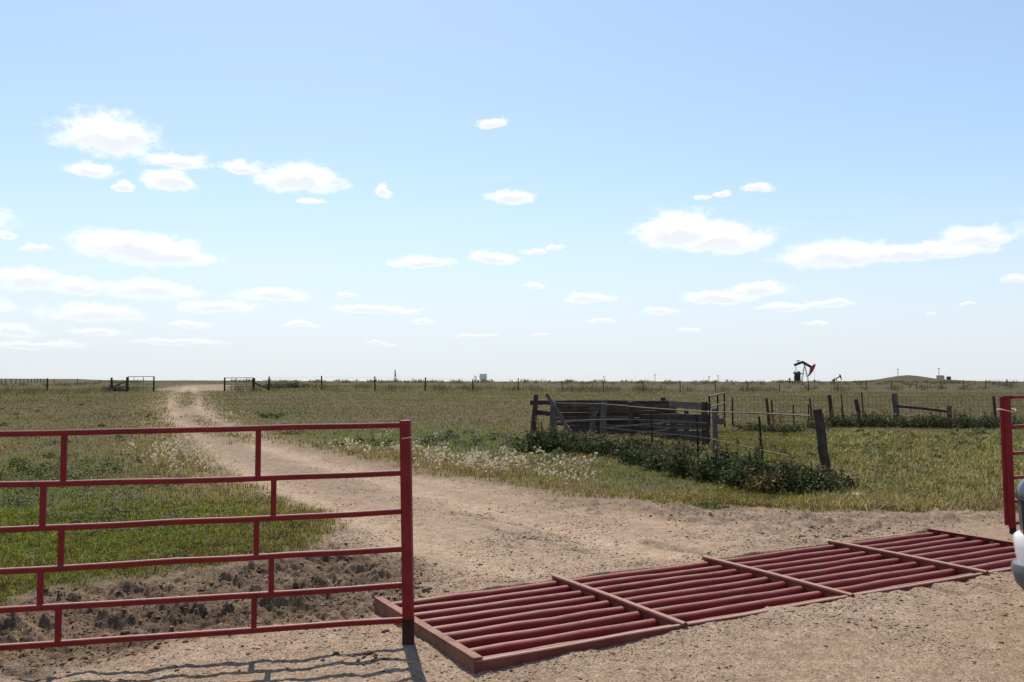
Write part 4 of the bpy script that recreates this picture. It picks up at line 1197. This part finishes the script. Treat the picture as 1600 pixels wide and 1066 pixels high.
def build_pen():
    YB = 27.6; p = at_y(940, YB); t = thing('wooden_pen', 'old weathered wooden stock pen of rough boards and posts', 'pen', (p.x, p.y, gz(p.x, p.y)))
    for (pb, pt_, ty, rad, Y, sd) in [(832, 838, 617, .085, YB - .25, 11), (1037, 1036, 621, .09, YB + .2, 12), (1052, 1052, 630, .10, YB - .9, 13), (986, 985, 628, .10, YB - 1.2, 14), (1101, 1100, 628, .10, 23.2, 15), (940, 940, 640, .08, YB + .2, 16),
                                   (1072, 1072, 640, .07, 25, 17)]:
        b = at_y(pb, Y); wood_post(MB(), (b.x, b.y, b.z - .15), at_y(pt_, Y, z_of(ty, Y)), rad, sd).obj('post', M['brown_wood'], t, 50)
    # long back boards
    for (xa, ya, xb, yb, hpx, Y, mt, sd) in [(828, 630, 1053, 629, 7, YB, 'red_board', 1), (862, 637.5, 1055, 637, 9, YB - .12, 'board_wood', 2), (838, 645.5, 866, 646, 7, YB - .1, 'red_board', 3), (866, 649, 1060, 648, 7, YB, 'red_board', 4), (866, 655, 1060, 656, 5, YB - .1, 'board_wood', 5),
                                             (866, 661, 1010, 662, 6, YB, 'board_wood', 6), (868, 643, 1050, 643, 3.5, YB - .1, 'board_wood', 51), (890, 667.5, 1048, 668, 5.5, YB, 'board_wood', 52), (880, 652, 990, 652.5, 3, YB - .1, 'red_board', 53), (930, 679, 1050, 681, 6, YB, 'board_wood', 54), (893, 673, 1050, 674, 9, YB - .1, 'board_wood', 7), (985, 668, 1060, 668, 8, YB - .06, 'board_wood', 8)]:
        MB().plank(at_y(xa, Y, z_of(ya, Y)), at_y(xb, Y, z_of(yb, Y)), .05, hpx * Y / F, sd, 10).obj('board', M[mt], t)
    # the nearer side, boarded almost solid
    for (xa, ya, Ya, xb, yb, Yb, hpx, mt, sd) in [(1046, 632.5, 26.2, 1109, 634.5, 23.0, 11, 'board_wood', 21), (1000, 650.5, 27, 1106, 651.5, 23.1, 7, 'red_board', 22), (1000, 658, 27, 1106, 660, 23.1, 8, 'board_wood', 23),
                                                  (1000, 666, 27, 1108, 669, 23.1, 8, 'board_wood', 24), (1000, 674, 27, 1108, 678, 23.1, 8, 'board_wood', 25), (1010, 682, 26.8, 1108, 687, 23.1, 8, 'board_wood', 26), (1000, 690, 27, 1100, 695, 23.3, 7, 'board_wood', 27), (1000, 654.5, 27.05, 1104, 656, 23.2, 5, 'board_wood', 28)]:
        MB().plank(at_y(xa, Ya, z_of(ya, Ya)), at_y(xb, Yb, z_of(yb, Yb)), .05, hpx * 24.5 / F, sd, 8).obj('board', M[mt], t)
    for (xa, ya, xb, yb, sd) in [(866, 661.5, 982, 653, 31), (943, 670, 1068, 657.5, 32), (950, 683, 1070, 668, 33)]:
        Y = 25.6; MB().plank(at_y(xa, Y, z_of(ya, Y)), at_y(xb, Y - .6, z_of(yb, Y - .6)), .03, .035, sd, 6, .02).obj('loose_pole', M['pole_wood'], t)
    MB().plank(at_y(930, 24, z_of(650, 24)), at_y(933, 24, z_of(641, 24)), .03, .03, 41, 3).obj('stake', M['pole_wood'], t, None, 'short pale stake')
    Y = 22.9; MB().plank(at_y(1117, Y, z_of(657, Y)), at_y(1131, Y + 1, z_of(658, Y + 1)), .05, .16, 44, 4).obj('board', M['board_wood'], t)


build_pen()


def build_small_gate():
    p = at_y(1120, 30); t = thing('pipe_gate', 'small rusty pipe gate standing behind the wooden pen', 'gate', (p.x, p.y, gz(p.x, p.y)))
    pp = lambda px, py, Y: at_y(px, Y, z_of(py, Y))
    for (a, b) in [((1107.5, 619.5, 28.6), (1134, 613.5, 31)), ((1110, 636, 28.6), (1132, 629.5, 31)), ((1110, 652, 28.6), (1132, 645, 31))]:
        MB().tube([pp(*a), pp(*b)], .028, 8).obj('rail', M['far_gate'], t, 50)
    for (px, y0, y1, Y) in [(1108, 619, 668, 28.6), (1121, 616.5, 660, 29.8), (1131.5, 614, 668, 31)]:
        MB().tube([pp(px, y0, Y), pp(px, y1, Y)], .028, 8).obj('upright', M['steel_post'], t, 50)


build_small_gate()


def build_page_wire():
    p = at_y(1400, 33); t = thing('wire_fence', 'page wire fence on leaning wooden posts behind the tall grass', 'fence', (p.x, p.y, gz(p.x, p.y)))
    YD = 33.0
    for (pb, pt_, ty, rad, sd, mt) in [(1144, 1144, 622, .035, 1, 'brown_wood'), (1202, 1197, 622, .055, 2, 'brown_wood'), (1208, 1205, 625, .035, 3, 'brown_wood'), (1269, 1265, 622, .035, 4, 'brown_wood'), (1262, 1263, 632, .03, 14, 'brown_wood'), (1301, 1295, 617, .075, 5, 'brown_wood'), (1317, 1314, 616, .025, 6, 'steel_post'),
                                       (1345, 1337, 624, .08, 7, 'brown_wood'), (1349, 1346, 613, .03, 8, 'brown_wood'), (1401, 1397, 615, .115, 9, 'grey_wood'), (1482, 1482, 634, .095, 10, 'brown_wood'), (1555, 1552, 619, .055, 11, 'brown_wood'), (1640, 1640, 620, .06, 12, 'brown_wood'), (1240, 1239, 632, .025, 13, 'steel_post')]:
        b = at_y(pb, YD); wood_post(MB(), (b.x, b.y, b.z - .15), at_y(pt_, YD, z_of(ty, YD)), rad, sd).obj('post', M[mt], t, 50)
    MB().tube([at_y(1398, YD - .08, z_of(634.5, YD)), at_y(1440, YD - .08, z_of(638, YD)), at_y(1482, YD - .08, z_of(643.5, YD))], .05, 10, rough=.08).obj('brace_rail', M['brown_wood'], t, 50)
    MB().plank(at_y(1346, YD - .1, z_of(641, YD)), at_y(1366, YD - .6, gz(14, 32) + .05), .07, .10, 5, 4, .03).obj('broken_stake', M['brown_wood'], t)
    m = MB()
    for z in (.15, .32, .50, .70, .92, 1.08):
        wire_run(m, at_y(1140, YD, gz(8, 33) + z), at_y(1700, YD + .5, gz(21, 33) + z), .006, .0, 10)
    for px in np.arange(1145, 1700, 6.6):
        b = at_y(px, YD + .05); m.tube([(b.x, b.y, b.z + .05), (b.x, b.y, b.z + 1.08)], .0055, 4)
    m.obj('wire_mesh', M['wire'], t)


build_page_wire()

# trough half sunk in the weeds behind the pen
q = at_y(1222, 30.2); t = thing('water_trough', 'low dark stock trough with a thin bluish edge among the weeds', 'trough', (q.x, q.y, q.z))
MB().bar(at_y(1180, 30.4, q.z - .10), at_y(1250, 29.4, q.z - .11), .16, .34, ch=.1).obj('basin', M['trough'], t)
for px_, Y_, lab_ in ((1172, 29.6, 'dark weed clump at the left end of the sunken trough'), (1205, 29.0, 'dark weed clump in front of the sunken trough'), (1238, 28.6, 'dark weed clump at the right end of the sunken trough'), (1266, 30.5, 'dark weed clump left of the tall leaning post, far side')):
    q_ = at_y(px_, Y_); weed_bush(q_.x, q_.y, .6, .4, .28, lab_, nleaf=900, tint=(.036, .042, .018), group='weeds along the page wire fence', leafs=.034)
MB().bar(at_y(1188, 30.12, q.z + .085), at_y(1290, 29.1, q.z + .09), .025, .014).obj('rim', M['blue_edge'], t)
q = at(1343, 780); IV_, IT_ = ico(2)
st = np_mesh('flat_stone', IV_ * np.array([.13, .07, .035]) * (1 + rng.normal(0, .08, (len(IV_), 1))), tris=IT_, mat=M['stone'], col=np.tile([.62, .53, .43], (len(IV_), 1)), smooth=True)
st.location = (q[0], q[1], gz(q[0], q[1]) + .05); st.rotation_euler = (.1, .1, .5); tag(st, 'pale flat stone in the grass right of the tall leaning post', 'stone')


# ------------------------------------------------------------------ far fences and gates
def line_far(px):
    t = (px - 800) / F; Y = 92.6 / (1 - .485 * t); return at_y(px, Y)


def build_far_fence():
    p = line_far(800); t = thing('wire_fence', 'long barbed wire fence on thin posts below the skyline', 'fence', tuple(p))
    PX = [421, 503, 586, 664, 739, 810, 879, 943, 1005, 1063, 1118, 1168, 1218, 1263, 1309, 1353, 1393, 1432, 1470, 1506, 1540, 1573, 1604, 1634]
    tops = []
    for i, px in enumerate(PX):
        b = line_far(px); h = random.uniform(1.12, 1.3) * (1.1 if px < 600 else 1.0); r = .075 if px < 760 else .055
        tp = b + Vector((random.uniform(-.06, .06), 0, h)); wood_post(MB(), b - Vector((0, 0, .2)), tp, r, i, 7).obj('post', M['brown_wood'], t, 50); tops.append((b, h))
    m = MB()
    for (a, ha), (b, hb) in zip(tops[:-1], tops[1:]):
        for k in (.35, .65, .93): wire_run(m, a + Vector((0, 0, ha * k)), b + Vector((0, 0, hb * k)), .004, .01, 2)
    m.obj('barbed_wire', M['wire'], t)
    # the same property line left of the far gate
    p = at_y(74, 86); t = thing('wire_fence', 'short run of thin posts at the far left, before the low hill', 'fence', tuple(p))
    b = at_y(74, 86); wood_post(MB(), b - Vector((0, 0, .2)), b + Vector((0, 0, 1.25)), .09, 77, 8).obj('post', M['brown_wood'], t, 50)
    prev = None; m = MB()
    for i, px in enumerate([-8, 2, 9, 17.5, 25, 31.5, 37.5, 43.5, 49, 54.5, 59, 63.5, 68.5, 73, 84.5, 121]):
        q = at_y(px, 228 + i * 2.2); h = 1.25
        wood_post(MB(), q - Vector((0, 0, .2)), q + Vector((0, 0, h)), .11, i + 100, 6).obj('post', M['pole_far'], t, 50)
        if prev: wire_run(m, prev + Vector((0, 0, 1)), q + Vector((0, 0, 1)), .006, 0, 1)
        prev = q
    m.obj('barbed_wire', M['wire'], t)


build_far_fence()


def build_far_gates():
    for (lab, brace, hinge, end) in [('far open pipe gate left of the track, hung on a braced post', 174.5, 199, 240.5), ('far open pipe gate right of the track, hung on a braced post', 420.5, 396.5, 351)]:
        Y = 80.0; h = at_y(hinge, Y); e = at_y(end, Y - .5); b = at_y(brace, Y + (1.5 if brace > 300 else 0))
        t = thing('far_gate', lab, 'gate', tuple(h))
        zt = (z_of(588.5, Y) if hinge < 300 else z_of(590, Y))
        wood_post(MB(), h - Vector((0, 0, .2)), Vector((h.x, h.y, zt - .05)), .13, 3, 9).obj('hinge_post', M['brown_wood'], t, 50)
        wood_post(MB(), b - Vector((0, 0, .2)), Vector((b.x, b.y, zt - .10)), .11, 4, 9).obj('brace_post', M['brown_wood'], t, 50)
        MB().tube([Vector((h.x, h.y, h.z + (.95 if hinge < 300 else .72))), Vector((b.x, b.y, b.z + (.42 if hinge < 300 else .12)))], .07, 7, rough=.08).obj('brace_rail', M['brown_wood'], t, 50)
        MB().tube([Vector((e.x, e.y, e.z - .1)), Vector((e.x, e.y, zt + .0))], .07, 8).obj('end_post', M['steel_post'], t, 50)
        dz = zt - h.z
        for k in (.99, .72, .50, .30, .12):
            MB().tube([Vector((h.x, h.y, h.z + dz * k)), Vector((e.x, e.y, e.z + dz * k))], .024 if k < .9 else .03, 6).obj('rail', M['far_gate'], t, 50)
        for f in (.25, .6):
            q = h.lerp(e, f); MB().tube([q + Vector((0, 0, dz * .12)), q + Vector((0, 0, dz * .99))], .022, 6).obj('upright', M['far_gate'], t, 50)


build_far_gates()


# ------------------------------------------------------------------ oil field on the skyline
def pumpjack(label, loc, rz, left=(-3.0, 5.0), kink=(-.1, 6.1), right=(2.6, 4.3), head_rot=-.42, scale=1.0, red=True):
    """nodding pump seen side on; x toward the horse head, z up, metres"""
    t = thing('pump_jack', label, 'pump jack', tuple(loc), rz, 'pump jacks on the skyline'); t.scale = (scale,) * 3
    L = Vector(loc); w = lambda x, y, z: L + Vector((x, y, z)); B = M['black_steel']; Fm = M['frame_steel']
    MB().bar(w(left[0], 0, left[1]), w(kink[0], 0, kink[1]), .36, .74, ch=.05).bar(w(kink[0] - .15, 0, kink[1] + .02), w(right[0], 0, right[1]), .36, .74, ch=.05).obj('walking_beam', B, t)
    # horse head: curved face outward
    hx, hz = right; c, s = math.cos(head_rot), math.sin(head_rot)
    o = [(0, .25), (.75, 1.15), (.98, 1.0), (1.10, .45), (1.10, -.2), (.98, -.9), (.72, -1.6), (.38, -2.2), (.15, -2.25), (.30, -1.3), (0, -.35)]
    o = [(1.12 * (x * c - z * s), 1.12 * (x * s + z * c)) for x, z in [(a * .95, b * 1.22) for a, b in o]]
    MB().prism(o, w(hx - .25, -.25, hz), (1, 0, 0), (0, 0, 1), (0, .5, 0)).obj('horse_head', M['red_head'] if red else B, t)
    for (x, y) in ((-1.05, -.6), (-1.05, .6), (1.15, -.6), (1.15, .6)):
        MB().bar(w(.05, y * .15, kink[1] - .75), w(x, y, -.2), .12, .12, ch=.05).obj('samson_leg', Fm, t)
    MB().bar(w(-.6, -.36, 2.4), w(.65, -.36, 2.4), .07, .07).bar(w(-.6, .36, 2.4), w(.65, .36, 2.4), .07, .07).obj('cross_brace', Fm, t)
    MB().box(w(.0, 0, kink[1] - .62), (.5, .5, .5)).obj('saddle_bearing', B, t)
    MB().box(w(-1.9, 0, kink[1] + .35), (1.15, .3, .24)).bar(w(-1.95, 0, kink[1] - .5), w(-1.95, 0, kink[1] + .3), .22, .22, ch=.05).obj('beam_fixture', B, t)
    MB().box(w(-2.3, 0, .95), (1.7, 1.1, 2.0), 0, .05).obj('gearbox', B, t)
    for y in (-.65, .65):
        MB().prism([(-.35, -.2), (.25, -.3), (.5, .9), (.95, 1.1), (.95, 1.35), (.5, 1.35), (.3, 1.9), (-.05, 1.9), (-.1, 1.3), (-.45, 1.15)], w(-2.0, y - .12, 1.3), (1, 0, 0), (0, 0, 1), (0, .24, 0)).obj('crank_weight', B, t)
        MB().tube([w(-2.6, y, 2.6), w(-2.65, y, left[1] + .1)], .05, 6).obj('pitman_arm', Fm, t)
    MB().prism([(-.2, -.2), (.2, -.2), (.2, .5), (.75, .65), (.75, .9), (.2, .9), (.1, 1.3), (-.25, 1.3), (-.3, .9), (-.7, .85), (-.7, .6), (-.3, .5)], w(-2.9, -.1, 1.9), (1, 0, 0), (0, 0, 1), (0, .2, 0)).obj('counterweight', B, t)
    hxt = right[0] + .95
    MB().tube([w(hxt, 0, hz - 1.0), w(hxt, 0, .6)], .03, 5).obj('polished_rod', M['wire'], t)
    MB().lathe(w(hxt, 0, -.2), [(.2, 0), (.2, .5), (.12, .55), (.12, .9)], 10).obj('wellhead', Fm, t)
    MB().box(w(-1.0, 0, -.1), (6.4, 1.3, .3)).obj('base_skid', Fm, t)
    return t


def sky_z(px, Y, py=597.3): return z_of(py, Y)


Y = 272; s = Y / F
pj = pumpjack('large black pump jack with a red horse head on the skyline', at_y(1257.5, Y, z_of(596.6, Y)), 0, left=(-16.3 * s, 25.8 * s), kink=(-2.6 * s, 30.8 * s), right=(10.6 * s, 22.6 * s))
Y = 640
pj2 = pumpjack('tiny dark pump jack half hidden behind the skyline, right of the large one', at_y(1307.5, Y, z_of(600, Y)), 0, left=(-3, 2.6), kink=(-.2, 3.9), right=(2.2, 5.3), head_rot=.38, red=False)
Y = 520
pj3 = pumpjack('narrow pump jack seen end-on, left of the white tank', at_y(617.7, Y, z_of(599.0, Y)), math.radians(-86), left=(-3, 4.6), kink=(-.1, 5.7), right=(2.6, 6.5), head_rot=.3, red=False)

Y = 268; q = at_y(1233, Y, z_of(597, Y)); t = thing('engine_skid', 'low dark engine skid with a domed top left of the large pump jack', 'engine', tuple(q))
MB().box(q + Vector((0, 0, .12)), (2.2, 1, .5)).obj('skid', M['black_steel'], t); MB().lathe(q + Vector((.15, 0, .3)), [(.18, 0), (.18, .35), (.36, .5), (.3, .8), (.05, .9)], 12).obj('exhaust_dome', M['black_steel'], t)

Y = 450; k = Y / F; q = at_y(755, Y, z_of(598, Y)); t = thing('storage_tank', 'pale grey-white storage tank with a narrower foot on the skyline', 'tank', tuple(q))
MB().lathe(q, [(3.6 * k, 0), (3.9 * k, 3 * k), (4.6 * k, 4.4 * k), (5.7 * k, 6.2 * k), (5.9 * k, 10 * k), (5.6 * k, 13.6 * k)], 20).obj('shell', M['tank_white'], t, 30)
MB().lathe(q + Vector((0, 0, 13.6 * k)), [(5.75 * k, 0), (5.7 * k, .3 * k), (2.5 * k, .6 * k), (.8 * k, .7 * k)], 20).obj('roof', M['tank_white'], t, 30)
q = at_y(742, Y, z_of(598, Y)); t = thing('pipe_stack', 'slim pale pipe stacks beside the white storage tank', 'pipes', tuple(q))
MB().tube([q + Vector((-1.0 * k, 0, 0)), q + Vector((-1.0 * k, 0, 11.5 * k))], .12, 8).obj('stack', M['far_gate'], t, 50); MB().tube([q + Vector((1.6 * k, 0, 0)), q + Vector((1.6 * k, 0, 10.5 * k))], .3, 8).obj('stack', M['tank_white'], t, 50)
MB().box(q + Vector((.4 * k, 0, 3 * k)), (2.6 * k, 1, 3 * k)).obj('manifold', M['tank_white'], t)
q = at_y(747.3, Y, z_of(598, Y)); t = thing('equipment_shed', 'tiny dark grey shed between the pipe stacks and the white tank', 'shed', tuple(q))
MB().box(q + Vector((0, 0, 2 * k)), (2.4 * k, 1, 4 * k)).obj('wall', M['tank_dark'], t); MB().box(q + Vector((0, 0, 4.2 * k)), (2.8 * k, 1.2, .4 * k)).obj('roof', M['frame_steel'], t)

Y = 312; k = Y / F
for (px, w_, top, lab, mt) in [(1469.4, 5.9, 587.6, 'wider pale pink-grey stock tank on the right shoulder of the mound', 'tank_rust'), (1482.4, 3.3, 589.2, 'smaller dark grey stock tank right of the pale one on the mound', 'tank_dark')]:
    q = at_y(px, Y); zt = z_of(top, Y); t = thing('storage_tank', lab, 'tank', tuple(q)); hh = zt - q.z
    MB().lathe(q + Vector((0, 0, -.2)), [(w_ * k, 0), (w_ * k, hh + .2)], 20).obj('shell', M[mt], t, 30)
    MB().lathe(q + Vector((0, 0, hh)), [(w_ * k * 1.04, 0), (w_ * k * 1.04, .12), (w_ * k * .5, .22)], 20).obj('roof', M['tank_dark'], t, 30)


def utility_pole(px, top, Y, lab, arm=True):
    q = at_y(px, Y, z_of(602, Y)); zt = z_of(top, Y); k = Y / F; t = thing('utility_pole', lab, 'pole', tuple(q), 0, 'utility poles on the skyline')
    MB().tube([q, Vector((q.x, q.y, zt))], .45 * k, 6, [1.2, .8]).obj('pole', M['pole_far'], t, 50)
    MB().bar(Vector((q.x - 2.2 * k, q.y, zt - .9 * k)), Vector((q.x + 2.2 * k, q.y, zt - .9 * k)), .3 * k, .55 * k).obj('crossarm', M['pole_far'], t)


utility_pole(1403.2, 576, 420, 'utility pole rising behind the left slope of the mound')
utility_pole(1467.3, 575, 420, 'utility pole rising behind the pale stock tank on the mound')
utility_pole(944, 588, 1000, 'faint tiny utility pole far right of the white tank, first of four')
utility_pole(1023.5, 585, 1000, 'faint tallest utility pole above the middle of the wooden pen')
utility_pole(1108, 588, 1000, 'faint short utility pole above the small pipe gate')
utility_pole(1122, 586.5, 1000, 'faint utility pole just right of the short one above the pipe gate')


# ------------------------------------------------------------------ white vehicle at the right edge
def build_vehicle(loc, rz):
    t = thing('parked_truck', 'white pickup truck nosing in from the right edge beside the cattle guard', 'truck', tuple(loc), 0)
    L = Vector(loc); w = lambda x, y, z: L + Vector((x, y, z))
    # lower body: rings along the length (x forward = 0 at the nose)
    ys = [-1, -.92, -.62, 0, .62, .92, 1]

    def loft(rows, hw):
        m = MB(); n = len(rows[0][1])
        for x, ring in rows:
            for (yy, z) in ring: m.v.append(w(x, yy, z))
        for i in range(len(rows) - 1):
            for j in range(n - 1): m.f.append((i * n + j, i * n + j + 1, (i + 1) * n + j + 1, (i + 1) * n + j))
            m.f.append((i * n + n - 1, i * n, (i + 1) * n, (i + 1) * n + n - 1))
        m.f.append(tuple(range(n))); m.f.append(tuple((len(rows) - 1) * n + j for j in range(n))[::-1]); return m

    def ring(h, zb, zt, crown=.03, tuck=.05): return [(-h + tuck, zb), (-h, zb + .12), (-h, zt - .22), (-h + .05, zt - .06), (-h + .2, zt), (0, zt + crown), (h - .2, zt), (h - .05, zt - .06), (h, zt - .22), (h, zb + .12), (h - tuck, zb)]
    loft([(-.13, ring(.83, .50, .985)), (-.24, ring(.90, .47, 1.035)), (-.55, ring(.93, .45, 1.09)), (-1.55, ring(.95, .42, 1.15)), (-3.2, ring(.96, .42, 1.14)), (-5.2, ring(.96, .45, 1.13)), (-5.45, ring(.93, .5, 1.10))], 1).obj('body', M['car'], t, 40)

    def cab(h, z): return [(-h[0], 1.12), (-h[1], z), (-h[1] + .12, z + .05), (h[1] - .12, z + .05), (h[1], z), (h[0], 1.12)]
    loft([(-1.45, cab((.88, .86), 1.14)), (-2.15, cab((.88, .72), 1.70)), (-2.5, cab((.88, .72), 1.76)), (-3.6, cab((.88, .72), 1.76)), (-3.85, cab((.88, .74), 1.68)), (-4.0, cab((.88, .86), 1.14))], 1).obj('cab', M['car'], t, 40)
    for sy in (-1, 1):
        for (a, b, c, d) in [(-1.85, -2.62, -2.62, -2.25), (-2.72, -3.72, -3.62, -2.72)]:
            m = MB(); k = .012 * sy
            for (x, z, y) in [(a, 1.2, .872), (b, 1.2, .872), (c, 1.64, .745), (d, 1.64, .745)]: m.v.append(w(x, sy * (y + .01), z))
            for (x, z, y) in [(a, 1.2, .872), (b, 1.2, .872), (c, 1.64, .745), (d, 1.64, .745)]: m.v.append(w(x, sy * (y - .02), z))
            m.f += [(0, 1, 2, 3), (7, 6, 5, 4), (0, 1, 5, 4), (1, 2, 6, 5), (2, 3, 7, 6), (3, 0, 4, 7)]; m.obj('side_window', M['glass'], t)
        MB().box(w(-1.75, sy * 1.05, 1.25), (.12, .2, .18), 0, .2).obj('mirror', M['black_plastic'], t)
        for x in (-2.75, -3.75): MB().bar(w(x + .12, sy * .965, 1.0), w(x - .08, sy * .965, 1.0), .03, .03).obj('door_handle', M['car'], t)
        # headlight wrapping the corner
        pl = [(-.088, .745), (-.05, .80), (-.10, .87), (-.22, .925), (-.50, .945)]
        m = MB()
        prof = [(-.02, .872, 1.0), (-.022, .895, 1.0), (-.035, .94, 1.0), (-.055, .985, .98), (-.09, 1.022, .96)]
        plan = [(.0, .50), (-.005, .62), (-.02, .72), (-.05, .80), (-.12, .875), (-.28, .925), (-.48, .95)]
        n = len(plan)
        for (dx, z, f) in prof:
            for (px_, py_) in plan: m.v.append(w(px_ + dx, sy * py_ * (f if px_ > -.2 else 1), z))
        for i in range(len(prof) - 1):
            for j in range(n - 1): m.f.append((i * n + j, i * n + j + 1, (i + 1) * n + j + 1, (i + 1) * n + j))
        b0 = len(m.v); m.v.append(w(-.35, sy * .55, .872)); m.v.append(w(-.35, sy * .55, 1.022))
        m.f.append(tuple(range(n)) + (b0,)); m.f.append(tuple((len(prof) - 1) * n + j for j in range(n)) + (b0 + 1,)); m.f.append((0, (len(prof) - 1) * n, b0 + 1, b0)); m.f.append((n - 1, len(prof) * n - 1, b0 + 1, b0))
        m.obj('headlight', M['lamp'], t, 50)
        for x in (-1.0, -4.3):
            wh = MB(); c = w(x, sy * .80, .37); R = [(.23, .12), (.33, .125), (.37, .09), (.37, -.09), (.33, -.125), (.23, -.12)]
            n = 32
            for (r, o) in R:
                for j in range(n): a = 2 * math.pi * j / n; wh.v.append(c + Vector((math.cos(a) * r, o, math.sin(a) * r)))
            for i in range(len(R)):
                for j in range(n): k = (j + 1) % n; i2 = (i + 1) % len(R); wh.f.append((i * n + j, i * n + k, i2 * n + k, i2 * n + j))
            wo = wh.obj('wheel', M['rubber'], t, 40)
            rim = MB(); rim.tube([c - Vector((0, .1, 0)), c + Vector((0, .1, 0))], .232, 28)
            rim.obj('rim', M['alloy'], wo, 40)
    # front end pieces, following a plan curve round both corners

    def wrap(rows, plan, name, mt):
        full = [(x, -y) for x, y in plan[::-1]] + [(x, y) for x, y in plan]; n = len(full); m = MB()
        for (dx, z) in rows:
            for (x, y) in full: m.v.append(w(x + dx, y, z))
        for i in range(len(rows) - 1):
            for j in range(n - 1): m.f.append((i * n + j, i * n + j + 1, (i + 1) * n + j + 1, (i + 1) * n + j))
        m.f.append(tuple(range(n))[::-1]); m.f.append(tuple((len(rows) - 1) * n + j for j in range(n)))
        k = [i * n for i in range(len(rows))]; m.f.append(tuple(k)); m.f.append(tuple(q + n - 1 for q in k)[::-1])
        return m.obj(name, mt, t, 35)
    plan = [(.04, .12), (.03, .45), (.0, .62), (-.02, .72), (-.05, .80), (-.12, .875), (-.28, .925), (-.62, .955)]
    wrap([(-.09, .64), (-.015, .640), (.0, .62), (-.004, .56), (-.014, .50), (-.03, .44), (-.07, .34), (-.12, .325)], plan, 'bumper', M['car'])
    wrap([(-.075, .45), (-.004, .445), (.006, .42), (.0, .385), (-.03, .31), (-.06, .285), (-.16, .28)], [(x + .012, y + .004) for x, y in plan[:6]] + [(-.26, .928), (-.5, .95)], 'valance', M['grey_plastic'])
    wrap([(-.08, .64), (-.055, .645), (-.045, .75), (-.04, .868), (-.09, .87)], [(x, min(y, .91)) for x, y in plan[:6]], 'grille', M['black_plastic'])
    for sy in (-1, 1):
        m = MB(); m.prism([(0, 0), (.34, 0), (.36, .20), (.03, .205), (-.01, .1)], w(-.105, sy * .80, .647), (-.98, sy * .15, 0), (0, 0, 1), (.02, -sy * .09, 0)); m.obj('fender_panel', M['car'], t)
    t.rotation_euler = (0, 0, rz)
    return t


HEAD = math.radians(118)
build_vehicle((4.04, 6.42, 0.0), HEAD)
